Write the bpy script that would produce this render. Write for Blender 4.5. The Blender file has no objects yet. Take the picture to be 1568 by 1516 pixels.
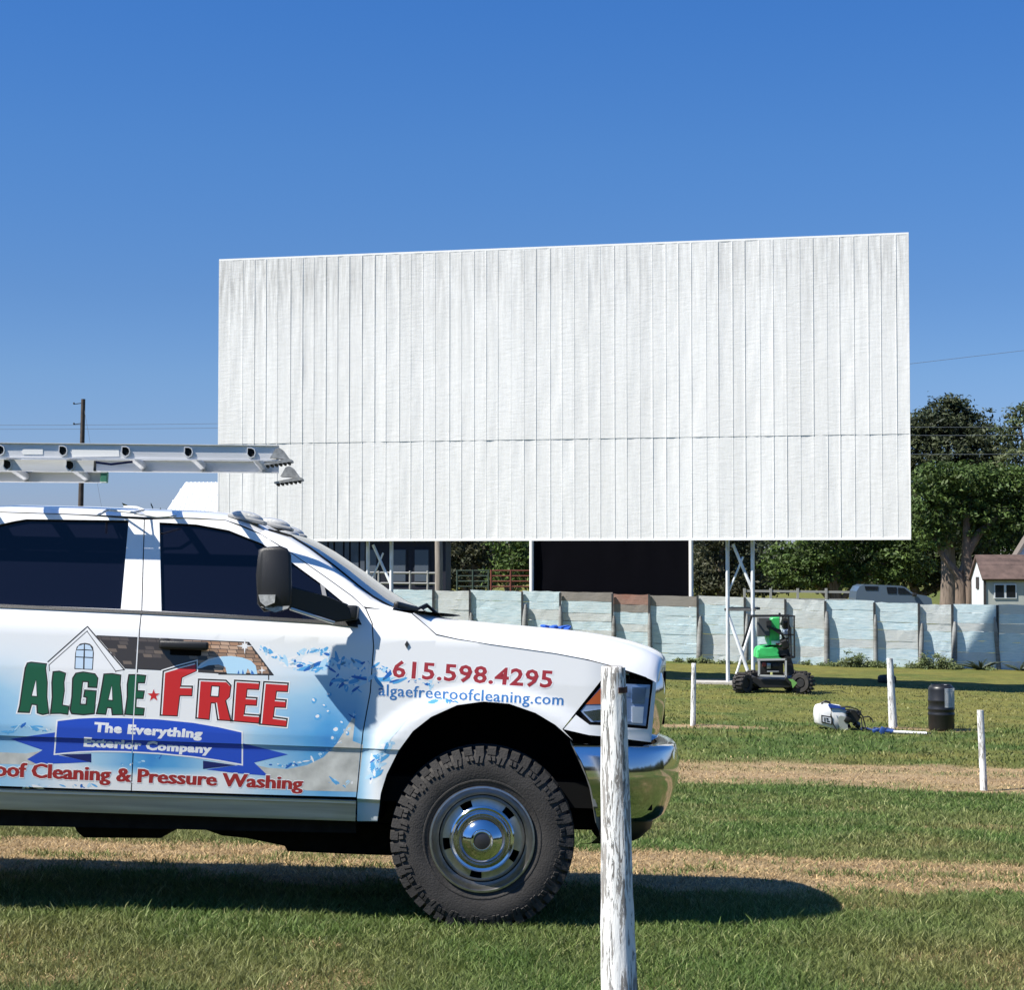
import bpy, bmesh, math, random
import numpy as np
from mathutils import Vector, Matrix, noise as mnoise
from mathutils.geometry import tessellate_polygon

SC = bpy.context.scene
COL = SC.collection
R = math.radians
random.seed(7)
RNG = np.random.default_rng(11)

# ------------------------------------------------------------------ camera
CAM_Z = 1.744
F = 2800.0
PITCH = math.atan((860 - 758) / F)
cam_d = bpy.data.cameras.new("camera")
cam_d.sensor_fit = 'HORIZONTAL'; cam_d.sensor_width = 36.0
cam_d.lens = 36.0 * F / 1568.0
cam_d.clip_start = 0.1; cam_d.clip_end = 20000
cam = bpy.data.objects.new("camera", cam_d); COL.objects.link(cam)
cam.location = (0, 0, CAM_Z)
cam.rotation_euler = (R(90) + PITCH, 0, 0)
SC.camera = cam

# ------------------------------------------------------------------ sky, sun
SUN_EL = R(52); SUN_AZ = R(-112)            # azimuth clockwise from +Y
to_sun = Vector((math.sin(SUN_AZ) * math.cos(SUN_EL), math.cos(SUN_AZ) * math.cos(SUN_EL), math.sin(SUN_EL)))
W = bpy.data.worlds.new("World"); SC.world = W; W.use_nodes = True
wn = W.node_tree.nodes; wl = W.node_tree.links; wn.clear()
sky = wn.new('ShaderNodeTexSky'); sky.sky_type = 'NISHITA'; sky.sun_disc = False
sky.sun_elevation = SUN_EL; sky.sun_rotation = SUN_AZ % (2 * math.pi)
sky.altitude = 200; sky.air_density = 1.0; sky.dust_density = 0.25; sky.ozone_density = 3.0
hsv = wn.new('ShaderNodeHueSaturation'); hsv.inputs['Saturation'].default_value = 1.15
bg = wn.new('ShaderNodeBackground'); bg.inputs['Strength'].default_value = 0.085
wo = wn.new('ShaderNodeOutputWorld')
wtc = wn.new('ShaderNodeTexCoord'); wsep = wn.new('ShaderNodeSeparateXYZ'); wr = wn.new('ShaderNodeValToRGB'); wm = wn.new('ShaderNodeMix')
wm.data_type = 'RGBA'; wm.blend_type = 'MULTIPLY'; wm.inputs[0].default_value = 1
while len(wr.color_ramp.elements) < 6: wr.color_ramp.elements.new(.5)
for e, (p, c) in zip(wr.color_ramp.elements, ((.03, (.34, .395, .655)), (.10, (.37, .455, .645)), (.145, (.345, .45, .64)), (.22, (.34, .50, .71)), (.30, (.295, .51, .775)), (.60, (.40, .74, 1.0)))):
    e.position = p; e.color = (*c, 1)
wl.new(wtc.outputs['Generated'], wsep.inputs[0]); wl.new(wsep.outputs[2], wr.inputs[0])
wl.new(sky.outputs[0], hsv.inputs['Color']); wl.new(hsv.outputs[0], wm.inputs[6]); wl.new(wr.outputs[0], wm.inputs[7]); wl.new(wm.outputs[2], bg.inputs['Color']); wl.new(bg.outputs[0], wo.inputs[0])
sun_d = bpy.data.lights.new("sun", 'SUN'); sun_d.energy = 4.6; sun_d.angle = R(0.5); sun_d.color = (1.0, 0.95, 0.86)
sun = bpy.data.objects.new("sun", sun_d); COL.objects.link(sun)
sun.rotation_euler = (-to_sun).to_track_quat('-Z', 'Y').to_euler()
sun.location = to_sun * 60
SC.view_settings.view_transform = 'Standard'; SC.view_settings.look = 'None'
SC.view_settings.exposure = 1.0; SC.view_settings.gamma = 1.0
SC.view_settings.use_curve_mapping = False
SC.cycles.max_bounces = 6; SC.cycles.transparent_max_bounces = 8

# ------------------------------------------------------------------ helpers
def ray(px, py):
    u = (px - 784) / F; v = (758 - py) / F
    c, s = math.cos(PITCH), math.sin(PITCH)
    return Vector((u, c - v * s, s + v * c))
def P(px, py, Y):
    """the point at distance Y along the sight line of a pixel of the 1568 px photograph"""
    d = ray(px, py)
    return Vector((0, 0, CAM_Z)) + d * (Y / d.y)

def mat(name, col=(.8, .8, .8), rough=.5, metal=0.0, spec=.5, coat=0.0, var=0.0, vscale=8.0, bump=0.0, bscale=40.0, stretch=(1, 1, 1)):
    m = bpy.data.materials.new(name); m.use_nodes = True
    nt = m.node_tree; b = nt.nodes['Principled BSDF']
    b.inputs['Base Color'].default_value = (*col, 1); b.inputs['Roughness'].default_value = rough
    b.inputs['Metallic'].default_value = metal; b.inputs['Specular IOR Level'].default_value = spec
    b.inputs['Coat Weight'].default_value = coat; b.inputs['Coat Roughness'].default_value = .04
    if var or bump:
        tc = nt.nodes.new('ShaderNodeTexCoord'); mp = nt.nodes.new('ShaderNodeMapping')
        mp.inputs['Scale'].default_value = stretch
        nt.links.new(tc.outputs['Object'], mp.inputs[0])
    if var:
        n = nt.nodes.new('ShaderNodeTexNoise'); n.inputs['Scale'].default_value = vscale; n.inputs['Detail'].default_value = 5
        nt.links.new(mp.outputs[0], n.inputs['Vector'])
        rp = nt.nodes.new('ShaderNodeValToRGB')
        rp.color_ramp.elements[0].position = .3; rp.color_ramp.elements[1].position = .7
        rp.color_ramp.elements[0].color = (*[c * (1 - var) for c in col], 1)
        rp.color_ramp.elements[1].color = (*[min(1, c * (1 + var)) for c in col], 1)
        nt.links.new(n.outputs[0], rp.inputs[0]); nt.links.new(rp.outputs[0], b.inputs['Base Color'])
    if bump:
        n2 = nt.nodes.new('ShaderNodeTexNoise'); n2.inputs['Scale'].default_value = bscale; n2.inputs['Detail'].default_value = 4
        nt.links.new(mp.outputs[0], n2.inputs['Vector'])
        bp = nt.nodes.new('ShaderNodeBump'); bp.inputs['Strength'].default_value = bump; bp.inputs['Distance'].default_value = .02
        nt.links.new(n2.outputs[0], bp.inputs['Height']); nt.links.new(bp.outputs[0], b.inputs['Normal'])
    return m

class NB:
    """small node-graph builder"""
    def __init__(s, m):
        s.nt = m.node_tree; s.b = s.nt.nodes['Principled BSDF']
        s.tc = s.nt.nodes.new('ShaderNodeTexCoord')
    def link(s, a, b): s.nt.links.new(a, b)
    def val(s, sock, v):
        if hasattr(v, 'is_output'): s.link(v, sock)
        else: sock.default_value = v
    def obj(s, scale=(1, 1, 1), loc=(0, 0, 0)):
        mp = s.nt.nodes.new('ShaderNodeMapping'); mp.inputs['Scale'].default_value = scale; mp.inputs['Location'].default_value = loc
        s.link(s.tc.outputs['Object'], mp.inputs[0]); return mp.outputs[0]
    def noise(s, vec, scale, detail=4, rough=.5, dist=0):
        n = s.nt.nodes.new('ShaderNodeTexNoise'); s.link(vec, n.inputs['Vector'])
        n.inputs['Scale'].default_value = scale; n.inputs['Detail'].default_value = detail
        n.inputs['Roughness'].default_value = rough; n.inputs['Distortion'].default_value = dist
        return n.outputs[0]
    def ramp(s, fac, *stops):
        r = s.nt.nodes.new('ShaderNodeValToRGB'); s.link(fac, r.inputs[0]); e = r.color_ramp.elements
        while len(e) < len(stops): e.new(.5)
        for k, (p, c) in enumerate(stops):
            e[k].position = p; e[k].color = (*c, 1) if not isinstance(c, (int, float)) else (c, c, c, 1)
        return r.outputs[0]
    def mix(s, f, a, b, mode='MIX'):
        n = s.nt.nodes.new('ShaderNodeMix'); n.data_type = 'RGBA'; n.blend_type = mode
        s.val(n.inputs[0], f)
        for sock, v in ((n.inputs[6], a), (n.inputs[7], b)):
            if hasattr(v, 'is_output'): s.link(v, sock)
            else: sock.default_value = (*v, 1)
        return n.outputs[2]
    def math(s, op, a, b=0.0, c=0.0):
        n = s.nt.nodes.new('ShaderNodeMath'); n.operation = op
        s.val(n.inputs[0], a); s.val(n.inputs[1], b); s.val(n.inputs[2], c); return n.outputs[0]
    def sep(s, vec):
        n = s.nt.nodes.new('ShaderNodeSeparateXYZ'); s.link(vec, n.inputs[0]); return n.outputs
    def bump(s, h, strength=.5, dist=.02):
        n = s.nt.nodes.new('ShaderNodeBump'); n.inputs['Strength'].default_value = strength; n.inputs['Distance'].default_value = dist
        s.link(h, n.inputs['Height']); s.link(n.outputs[0], s.b.inputs['Normal'])
    def color(s, c): s.link(c, s.b.inputs['Base Color'])

def finish(bm, name, mats, parent=None, smooth=None):
    me = bpy.data.meshes.new(name)
    bm.normal_update(); bm.to_mesh(me); bm.free()
    return finish_mesh(me, name, mats, parent, smooth)
def finish_mesh(me, name, mats, parent=None, smooth=None):
    if not isinstance(mats, (list, tuple)): mats = [mats]
    for m in mats: me.materials.append(m)
    if smooth is not None:
        me.polygons.foreach_set('use_smooth', [True] * len(me.polygons))
        me.set_sharp_from_angle(angle=R(smooth))
    o = bpy.data.objects.new(name, me); COL.objects.link(o)
    if parent: o.parent = parent
    return o
def thing(name, label, cat, loc=(0, 0, 0), rotz=0.0, group=None):
    o = bpy.data.objects.new(name, None); COL.objects.link(o); o.empty_display_size = .2
    o.location = loc; o.rotation_euler = (0, 0, rotz)
    o['label'] = label; o['category'] = cat
    if group: o['group'] = group
    return o
def tag(o, label, cat, group=None):
    o['label'] = label; o['category'] = cat
    if group: o['group'] = group
    return o

def setmi(faces, mi):
    for f in faces: f.material_index = mi
def box(bm, c, size, rot=None, mi=0, bevel=0.0, seg=2):
    """rot: Matrix 3x3 or Euler tuple"""
    M = Matrix.Translation(c)
    if rot is not None:
        if isinstance(rot, (tuple, list)):
            from mathutils import Euler
            rot = Euler(rot).to_matrix()
        M = M @ rot.to_4x4()
    M = M @ Matrix.Diagonal((*size, 1))
    n0 = len(bm.faces)
    r = bmesh.ops.create_cube(bm, size=1, matrix=M)
    fs = list({f for v in r['verts'] for f in v.link_faces})
    setmi(fs, mi)
    if bevel:
        es = list({e for v in r['verts'] for e in v.link_edges})
        q = bmesh.ops.bevel(bm, geom=es, offset=bevel, segments=seg, affect='EDGES', profile=.5)
        setmi(q['faces'], mi)
def bar(bm, p0, p1, w, h=None, mi=0, bevel=0.0):
    p0 = Vector(p0); p1 = Vector(p1); d = p1 - p0
    q = d.to_track_quat('Z', 'Y').to_matrix()
    box(bm, (p0 + p1) / 2, (w, h or w, d.length), q, mi, bevel)
def tube(bm, pts, r, seg=8, mi=0, caps=True):
    pts = [Vector(p) for p in pts]; n = len(pts)
    rs = r if isinstance(r, (list, tuple)) else [r] * n
    rings = []; up = Vector((0.03, .05, 1)).normalized()
    for i, p in enumerate(pts):
        t = (pts[min(i + 1, n - 1)] - pts[max(i - 1, 0)]).normalized()
        a = t.cross(up)
        if a.length < .1: a = t.cross(Vector((1, 0, 0)))
        a.normalize(); b = t.cross(a).normalized()
        rings.append([bm.verts.new(p + (a * math.cos(2 * math.pi * k / seg) + b * math.sin(2 * math.pi * k / seg)) * rs[i]) for k in range(seg)])
    for i in range(n - 1):
        for k in range(seg):
            f = bm.faces.new((rings[i][k], rings[i][(k + 1) % seg], rings[i + 1][(k + 1) % seg], rings[i + 1][k])); f.material_index = mi
    if caps:
        f = bm.faces.new(rings[0]); f.material_index = mi
        f = bm.faces.new(rings[-1][::-1]); f.material_index = mi
def lathe(bm, prof, origin, axis, seg=32, mi=0, cap0=False, cap1=False):
    """prof: (radius, distance along axis)"""
    ax = Vector(axis).normalized(); a = ax.orthogonal().normalized(); b = ax.cross(a)
    o = Vector(origin); rings = []
    for r, h in prof:
        rings.append([bm.verts.new(o + ax * h + (a * math.cos(2 * math.pi * k / seg) + b * math.sin(2 * math.pi * k / seg)) * r) for k in range(seg)])
    for i in range(len(rings) - 1):
        for k in range(seg):
            f = bm.faces.new((rings[i][k], rings[i][(k + 1) % seg], rings[i + 1][(k + 1) % seg], rings[i + 1][k])); f.material_index = mi
    if cap0: f = bm.faces.new(rings[0]); f.material_index = mi
    if cap1: f = bm.faces.new(rings[-1]); f.material_index = mi
def prism(bm, poly, y0, y1, mi=0):
    """polygon in (x, z) extruded from y0 to y1"""
    a = [bm.verts.new((x, y0, z)) for x, z in poly]; b = [bm.verts.new((x, y1, z)) for x, z in poly]
    n = len(poly)
    tris = tessellate_polygon([[Vector((x, z, 0)) for x, z in poly]])
    for t in tris:
        f = bm.faces.new([a[i] for i in t]); f.material_index = mi
        f = bm.faces.new([b[i] for i in t][::-1]); f.material_index = mi
    for i in range(n):
        f = bm.faces.new((a[i], a[(i + 1) % n], b[(i + 1) % n], b[i])); f.material_index = mi
def grid(bm, rows, mi=0):
    vs = [[bm.verts.new(p) for p in r] for r in rows]
    out = []
    for i in range(len(vs) - 1):
        for j in range(len(vs[0]) - 1):
            f = bm.faces.new((vs[i][j], vs[i][j + 1], vs[i + 1][j + 1], vs[i + 1][j])); f.material_index = mi; out.append(f)
    return vs
def recalc(bm): bmesh.ops.recalc_face_normals(bm, faces=bm.faces[:])
def lerp(a, b, t): return a + (b - a) * t
def interp(x, pts):
    if x <= pts[0][0]: return pts[0][1]
    for (x0, y0), (x1, y1) in zip(pts, pts[1:]):
        if x <= x1: return lerp(y0, y1, (x - x0) / (x1 - x0))
    return pts[-1][1]
def sm(t): t = min(1, max(0, t)); return t * t * (3 - 2 * t)

# ------------------------------------------------------------------ ground
CROSS = 0.025
def drop(Y):
    return interp(Y, [(-1e4, 1.744), (8.6, 1.744), (10.9, 1.865), (12.5, 1.995), (18, 2.47), (23, 2.90), (26, 3.10), (30, 3.134), (1e5, 3.134)])
def gz(X, Y):
    Xc = max(-90, min(90, X))
    return CAM_Z - drop(Y) - CROSS * Xc
def vnoise(x, y, seed=0):
    xi = np.floor(x).astype(np.int64); yi = np.floor(y).astype(np.int64); xf = x - xi; yf = y - yi
    def h(a, b):
        n = (a * 374761393 + b * 668265263 + seed * 974711) & 0x7fffffff
        n = ((n ^ (n >> 13)) * 1274126177) & 0x7fffffff
        return ((n ^ (n >> 16)) & 0xffff) / 65535.0
    u = xf * xf * (3 - 2 * xf); v = yf * yf * (3 - 2 * yf)
    return (h(xi, yi) * (1 - u) + h(xi + 1, yi) * u) * (1 - v) + (h(xi, yi + 1) * (1 - u) + h(xi + 1, yi + 1) * u) * v
def fbm(x, y, s=0): return vnoise(x, y, s) * .5 + vnoise(x * 2.1, y * 2.1, s + 1) * .3 + vnoise(x * 4.3, y * 4.3, s + 2) * .2
def sstep(a, b, x):
    t = np.clip((x - a) / (b - a), 0, 1); return t * t * (3 - 2 * t)
def zone(X, Y):
    """straw weight and grass hue (0 fresh .. 1 olive) of the field at each point"""
    X = np.asarray(X, float); Y = np.asarray(Y, float)
    n = fbm(X * .9, Y * .9, 3) - .5; n2 = fbm(X * 3.1, Y * 3.1, 9) - .5; n3 = fbm(X * .33, Y * .5, 21) - .5
    Y1 = Y + n * 1.3 + n2 * .5
    w = sstep(10.0, 10.8, Y1) * (1 - sstep(12.5, 13.7, Y1)) * (.88 + n2 * .9)
    Y2 = Y + n3 * 2.0 + n * 1.0
    w = np.maximum(w, sstep(25.3, 26.6, Y2) * (1 - sstep(29.2, 30.6, Y2)) * (.95 + n2 * .5))
    for cx, cy, rx, ry, a in ((6.9, 25.9, 1.7, .45, 1.0), (3.6, 35.9, 1.6, .5, .9), (8.3, 36.6, 1.3, .5, .9), (2.35, 7.75, .45, .12, .8), (6.05, 51.0, 1.6, .5, .9),
                              (.55, 7.6, .2, .2, .3), (-2.1, 7.9, .5, .25, .45)):
        q = np.sqrt(((X - cx) / rx) ** 2 + ((Y - cy) / ry) ** 2) + n * .7
        w = np.maximum(w, a * (1 - sstep(.6, 1.15, q)))
    w = np.maximum(w, sstep(.08, .28, n + n2 * .6) * .55 * (1 - sstep(20, 32, Y)))
    hue = .34 + n * 1.7 + n3 * 1.0
    rut = np.sin((Y + n * .5) * 2 * np.pi / 1.7) * .5 + .5
    w = np.clip(w * (.80 + .35 * rut) , 0, 1)
    hue = hue + .55 * sstep(36.5, 39.5, Y2) - .12 * sstep(31, 32, Y) * (1 - sstep(35, 37, Y))
    return np.clip(w, 0, 1), np.clip(hue, 0, 1)
G_FRESH = np.array((.068, .110, .022)); G_OLIVE = np.array((.172, .165, .038)); G_STRAW = np.array((.31, .222, .125)); G_SOIL = np.array((.30, .225, .15))
def zone_col(X, Y):
    w, h = zone(X, Y)
    c = G_FRESH * (1 - h[..., None]) + G_OLIVE * h[..., None]
    return c * (1 - w[..., None]) + G_STRAW * w[..., None], w, h

def attr_mat(name, rough=.85, trans=0.0, noise_scale=None, bump=0.0, spec=.2):
    m = bpy.data.materials.new(name); m.use_nodes = True; g = NB(m)
    a = g.nt.nodes.new('ShaderNodeAttribute'); a.attribute_name = 'tint'
    c = a.outputs['Color']
    if noise_scale:
        v = g.obj()
        n1 = g.noise(v, noise_scale, 6, .7); n2 = g.noise(v, noise_scale * .13, 3, .6)
        c = g.mix(1.0, c, g.ramp(n1, (.3, .55), (.7, 1.4)), 'MULTIPLY')
        c = g.mix(1.0, c, g.ramp(n2, (.3, .82), (.7, 1.15)), 'MULTIPLY')
        if bump: g.bump(n1, bump, .05)
    g.color(c); g.b.inputs['Roughness'].default_value = rough; g.b.inputs['Specular IOR Level'].default_value = spec
    if trans:
        t = g.nt.nodes.new('ShaderNodeBsdfTranslucent'); g.link(c, t.inputs[0])
        mx = g.nt.nodes.new('ShaderNodeMixShader'); mx.inputs[0].default_value = trans
        out = g.nt.nodes['Material Output']
        g.link(g.b.outputs[0], mx.inputs[1]); g.link(t.outputs[0], mx.inputs[2]); g.link(mx.outputs[0], out.inputs[0])
    return m
def add_tint(me, cols):
    at = me.attributes.new('tint', 'FLOAT_COLOR', 'POINT')
    c4 = np.ones((len(cols), 4), np.float32); c4[:, :3] = cols
    at.data.foreach_set('color', c4.ravel())
def np_mesh(name, verts, faces_idx, nper, cols=None):
    me = bpy.data.meshes.new(name); nv = len(verts); nf = len(faces_idx)
    me.vertices.add(nv); me.vertices.foreach_set('co', np.asarray(verts, np.float32).ravel())
    me.loops.add(nf * nper); me.loops.foreach_set('vertex_index', np.asarray(faces_idx, np.int32).ravel())
    me.polygons.add(nf); me.polygons.foreach_set('loop_start', np.arange(0, nf * nper, nper, dtype=np.int32))
    me.update(calc_edges=True)
    if cols is not None: add_tint(me, cols)
    return me

def build_ground():
    ys = [-4000, -300, -60, -10, 0, 3]; y = 3
    while y < 75: y += .05 + max(0, (y - 5)) * .006; ys.append(y)
    ys += [85, 110, 150, 220, 400, 900, 3000, 9000]
    xs = [0]; x = 0
    while x < 28: x += .06 + x * .016; xs.append(x)
    xs += [40, 60, 90, 200, 600, 2500, 9000]
    xs = [-v for v in xs[:0:-1]] + xs
    XX, YY = np.meshgrid(xs, ys)
    Z = np.vectorize(gz)(XX, YY)
    bumpy = (fbm(XX * 1.3, YY * 1.3, 40) - .5) * .05 * ((YY > 4) & (YY < 70))
    Z = Z + np.where((YY < 12), bumpy * .35, bumpy)
    V = np.stack([XX, YY, Z], -1).reshape(-1, 3)
    ny, nx = XX.shape
    i = np.arange(ny - 1)[:, None] * nx + np.arange(nx - 1)[None, :]
    Fc = np.stack([i, i + 1, i + nx + 1, i + nx], -1).reshape(-1, 4)
    c, w, h = zone_col(XX.ravel(), YY.ravel())
    c = np.where(w[:, None] > .5, c * .9, c * .8) * (.72 + .55 * fbm(XX.ravel() * 5, YY.ravel() * 7, 77))[:, None]
    me = np_mesh('ground', V, Fc, 4, c)
    o = finish_mesh(me, 'ground', attr_mat('field_soil', .95, 0, 26, .6), None, 180)
    o['kind'] = 'structure'
build_ground()

def build_grass():
    V = []; C = []
    def batch(y0, y1, dens, hgt, wid, margin=2.5):
        area_x = lambda y: .285 * y + margin
        n = int(dens * (y1 - y0) * 2 * area_x((y0 + y1) / 2))
        Y = y0 + (y1 - y0) * RNG.random(n); X = (RNG.random(n) * 2 - 1) * area_x(Y)
        c, w, hu = zone_col(X, Y)
        w = np.clip(w + (RNG.random(n) - .5) * .7, 0, 1)
        straw = w > .5
        keep = ~(straw & (RNG.random(n) < .45)); X, Y, c, w, hu, straw = [q[keep] for q in (X, Y, c, w, hu, straw)]
        n = len(X)
        zg = np.interp(Y, [8.6, 10.9, 12.5, 18, 23, 26, 30], [1.744, 1.865, 1.995, 2.47, 2.90, 3.10, 3.134])
        bump = (fbm(X * 1.3, Y * 1.3, 40) - .5) * .05
        Z = CAM_Z - zg - CROSS * X + np.where(Y < 12, bump * .35, bump) - .004
        clump = fbm(X * 2.2, Y * 2.2, 60)
        h = hgt * (.45 + .9 * RNG.random(n)) * (.6 + .8 * clump) * np.where(straw, .55, 1)
        long = RNG.random(n) < .02; h = np.where(long, h * 1.6, h)
        a = RNG.random(n) * 2 * np.pi; lean = (.25 + 1.05 * RNG.random(n)) * np.where(straw, 1.9, 1)
        ld = RNG.random(n) * 2 * np.pi
        lx = np.cos(ld) * lean * h; ly = np.sin(ld) * lean * h
        wx = np.cos(a) * wid * (.6 + .8 * RNG.random(n)); wy = np.sin(a) * wid * (.6 + .8 * RNG.random(n))
        base = np.stack([X, Y, Z], -1); wv = np.stack([wx, wy, np.zeros(n)], -1) * .5
        mid = base + np.stack([lx * .35, ly * .35, h * .6], -1)
        tip = base + np.stack([lx, ly, h], -1)
        vs = np.stack([base - wv, base + wv, mid + wv * .8, mid - wv * .8, tip], 1)
        t = RNG.random((n, 1))
        fresh = np.array((.118, .188, .046)); dark = np.array((.042, .070, .018)); olive = np.array((.225, .212, .078)); tan = np.array((.50, .36, .19)); pale = np.array((.44, .43, .20))
        g = fresh * (1 - hu[:, None]) + olive * hu[:, None]
        g = np.where(t < .3, g * .6 + dark * .4, g)
        g = np.where(t > .9, g * .4 + pale * .6, g)
        s = tan * (.6 + .6 * RNG.random((n, 1)))
        col = np.where(straw[:, None], s, g) * (.6 + .8 * RNG.random((n, 1)))
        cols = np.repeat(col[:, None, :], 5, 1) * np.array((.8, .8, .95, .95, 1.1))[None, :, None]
        V.append(vs.reshape(-1, 3)); C.append(cols.reshape(-1, 3))
    batch(6.2, 8.2, 12500, .038, .0048)
    batch(8.2, 10.6, 9000, .038, .0056)
    batch(10.6, 14, 4200, .038, .007)
    batch(14, 20, 1500, .048, .010, 2.5)
    batch(20, 30, 560, .05, .014, 2)
    batch(30, 38, 130, .06, .022, 2)
    batch(38, 50, 60, .04, .024, 2)
    V = np.concatenate(V); C = np.concatenate(C); n = len(V) // 5
    b = np.arange(n)[:, None] * 5
    Fc = np.concatenate([np.stack([b + 0, b + 1, b + 2], -1).reshape(-1, 3), np.stack([b + 0, b + 2, b + 3], -1).reshape(-1, 3), np.stack([b + 3, b + 2, b + 4], -1).reshape(-1, 3)])
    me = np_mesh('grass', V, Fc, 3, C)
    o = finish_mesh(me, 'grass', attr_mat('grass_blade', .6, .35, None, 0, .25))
    o['kind'] = 'stuff'; o['label'] = 'short mown grass and dry straw covering the field'; o['category'] = 'grass'
build_grass()
# ------------------------------------------------------------------ pickup truck
TILT = R(2.0); ROLL = R(-2.6); TW = 2.0; D0 = 8.75
T_ORG = P(738, 1418, D0)
TM = Matrix.Translation(T_ORG) @ Matrix.Rotation(TILT, 4, 'Y') @ Matrix.Rotation(ROLL, 4, 'X')
TMI = TM.inverted(); TR3 = TMI.to_3x3()
def L(px, py, y):
    """truck coordinates (x forward, y away from the near side, z up) of a photo pixel at width y"""
    o = TMI @ Vector((0, 0, CAM_Z)); d = TR3 @ ray(px, py)
    return o + d * ((y - o.y) / d.y)
WX, WZ, WR = 0.0, .405, .425              # front wheel
ZC = L(300, 1137, 0).z                    # character line
YS = [(.40, .13), (.47, .075), (.555, .05), (.575, .022), (ZC - .02, .007), (ZC - .005, .0035), (ZC, -.001), (ZC + .05, -.004), (1.15, 0), (1.34, .010), (1.40, .028), (1.46, .055), (1.95, .24), (2.05, .33)]
ZCUTS = [z for z, _ in YS] + [.62, .66, .70, .75, .95, 1.0, 1.05, 1.1, 1.2, 1.25, 1.3, 1.37, 1.43, 1.5, 1.56, 1.62, 1.68, 1.74, 1.8, 1.86, 1.91, 2.0]
XCUTS = [-5.5 + .1 * k for k in range(29)] + [-2.6 + .08 * k for k in range(24)] + [-.70 + .025 * k for k in range(54)]
ZCUTS += [.64 + .02 * k + .0013 for k in range(31)]
def Ys(x, z):
    y = interp(z, YS)
    if x > .45: y += .75 * (x - .45) ** 2
    r = math.hypot(x - WX, z - WZ)
    y -= .024 * sm((.755 - r) / .11) * (1 if z > .35 else 0) * sm((z - .35) / .1) * sm((x + .62) / .12)
    return y
def S(px, py):
    y = 0.1
    for _ in range(6):
        p = L(px, py, y); y = Ys(p.x, p.z)
    return L(px, py, y)
def S2(px, py): p = S(px, py); return (p.x, p.z)
def loop(*pts): return [S2(*p) for p in pts]

def flat_bm(loops, mi=0):
    bm = bmesh.new(); pts = [p for l in loops for p in l]
    vs = [bm.verts.new((x, 0, z)) for x, z in pts]
    for t in tessellate_polygon([[Vector((x, z, 0)) for x, z in l] for l in loops]):
        try:
            f = bm.faces.new([vs[i] for i in t]); f.material_index = mi
        except ValueError: pass
    return bm
def cut(bm, xcuts=XCUTS, zcuts=ZCUTS):
    if not bm.verts: return
    lo = [min(v.co[i] for v in bm.verts) for i in range(3)]; hi = [max(v.co[i] for v in bm.verts) for i in range(3)]
    for axis, cuts in ((0, xcuts), (2, zcuts)):
        no = Vector((axis == 0, 0, axis == 2))
        for c in cuts:
            if lo[axis] + 1e-4 < c < hi[axis] - 1e-4:
                bmesh.ops.bisect_plane(bm, geom=bm.verts[:] + bm.edges[:] + bm.faces[:], dist=1e-6, plane_co=no * c, plane_no=no)
def clip(bm, p, n, keep_positive=True):
    bmesh.ops.bisect_plane(bm, geom=bm.verts[:] + bm.edges[:] + bm.faces[:], dist=1e-6, plane_co=p, plane_no=n, clear_inner=keep_positive, clear_outer=not keep_positive)
def displace(bm, off, yfun=Ys):
    for v in bm.verts: v.co.y = yfun(v.co.x, v.co.z) - off
def face_near(bm):
    """turn a near-side sheet so that its faces look to -y"""
    for f in bm.faces:
        f.normal_update()
        if f.normal.y > 0: f.normal_flip()
def panel_bm(loops, off=0.0, rim=.03, mi=0, yfun=Ys):
    bm = flat_bm(loops, mi); bmesh.ops.recalc_face_normals(bm, faces=bm.faces[:]); cut(bm); displace(bm, off, yfun)
    face_near(bm)
    if rim:
        es = [e for e in bm.edges if e.is_boundary]
        q = bmesh.ops.extrude_edge_only(bm, edges=es)
        for v in q['geom']:
            if isinstance(v, bmesh.types.BMVert): v.co.y += rim
    return bm
def add_bm(dst, src):
    me = bpy.data.meshes.new('tmp'); src.to_mesh(me); src.free(); dst.from_mesh(me); bpy.data.meshes.remove(me)
def mirrored(bm):
    b2 = bm.copy()
    for v in b2.verts: v.co.y = TW - v.co.y
    bmesh.ops.reverse_faces(b2, faces=b2.faces[:])
    return b2

truck = bpy.data.objects.new('pickup_truck', None); COL.objects.link(truck); truck.matrix_world = TM
tag(truck, 'white crew cab pickup with blue water graphics and company lettering on its doors', 'pickup truck')

# materials -------------------------------------------------------------
M_white = mat('white_paint', (.80, .80, .79), .30, coat=.6, var=.02, vscale=3)
M_black = mat('black_plastic', (.012, .012, .013), .45, bump=.15, bscale=300)
M_void = mat('underbody_black', (.006, .006, .006), .9, spec=.1)
M_under = mat('underbody_grime', (.012, .011, .010), .85, spec=.15, var=.4, vscale=12)
M_glass = mat('tinted_glass', (.004, .005, .012), .05, spec=.36)
M_wind = mat('windshield_glass', (.03, .045, .07), .03, spec=.8)
M_chrome = mat('chrome', (.66, .67, .70), .085, metal=1)
M_steel = mat('wheel_steel', (.47, .46, .45), .32, metal=1, var=.12, vscale=30)
M_dsteel = mat('dark_steel', (.06, .06, .06), .5, metal=.6)
M_rub = mat('tyre_rubber', (.040, .037, .035), .78, spec=.3, var=.25, vscale=9, bump=.2, bscale=120)
M_lens = mat('lamp_lens_sky_tint', (.24, .33, .50), .08, spec=.8, coat=1)  # bluish base colour paints the sky reflected in the lens
M_amber = mat('amber_lens', (.45, .10, .03), .15, coat=1)
M_reflector = mat('lamp_reflector', (.75, .78, .82), .12, metal=1)
M_lensgrey = mat('clear_lens', (.45, .45, .43), .12, coat=1, var=.3, vscale=60)
M_alu = mat('aluminium', (.66, .66, .66), .42, metal=.45, var=.12, vscale=6, stretch=(.3, 3, 3), bump=.05, bscale=60)
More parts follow.
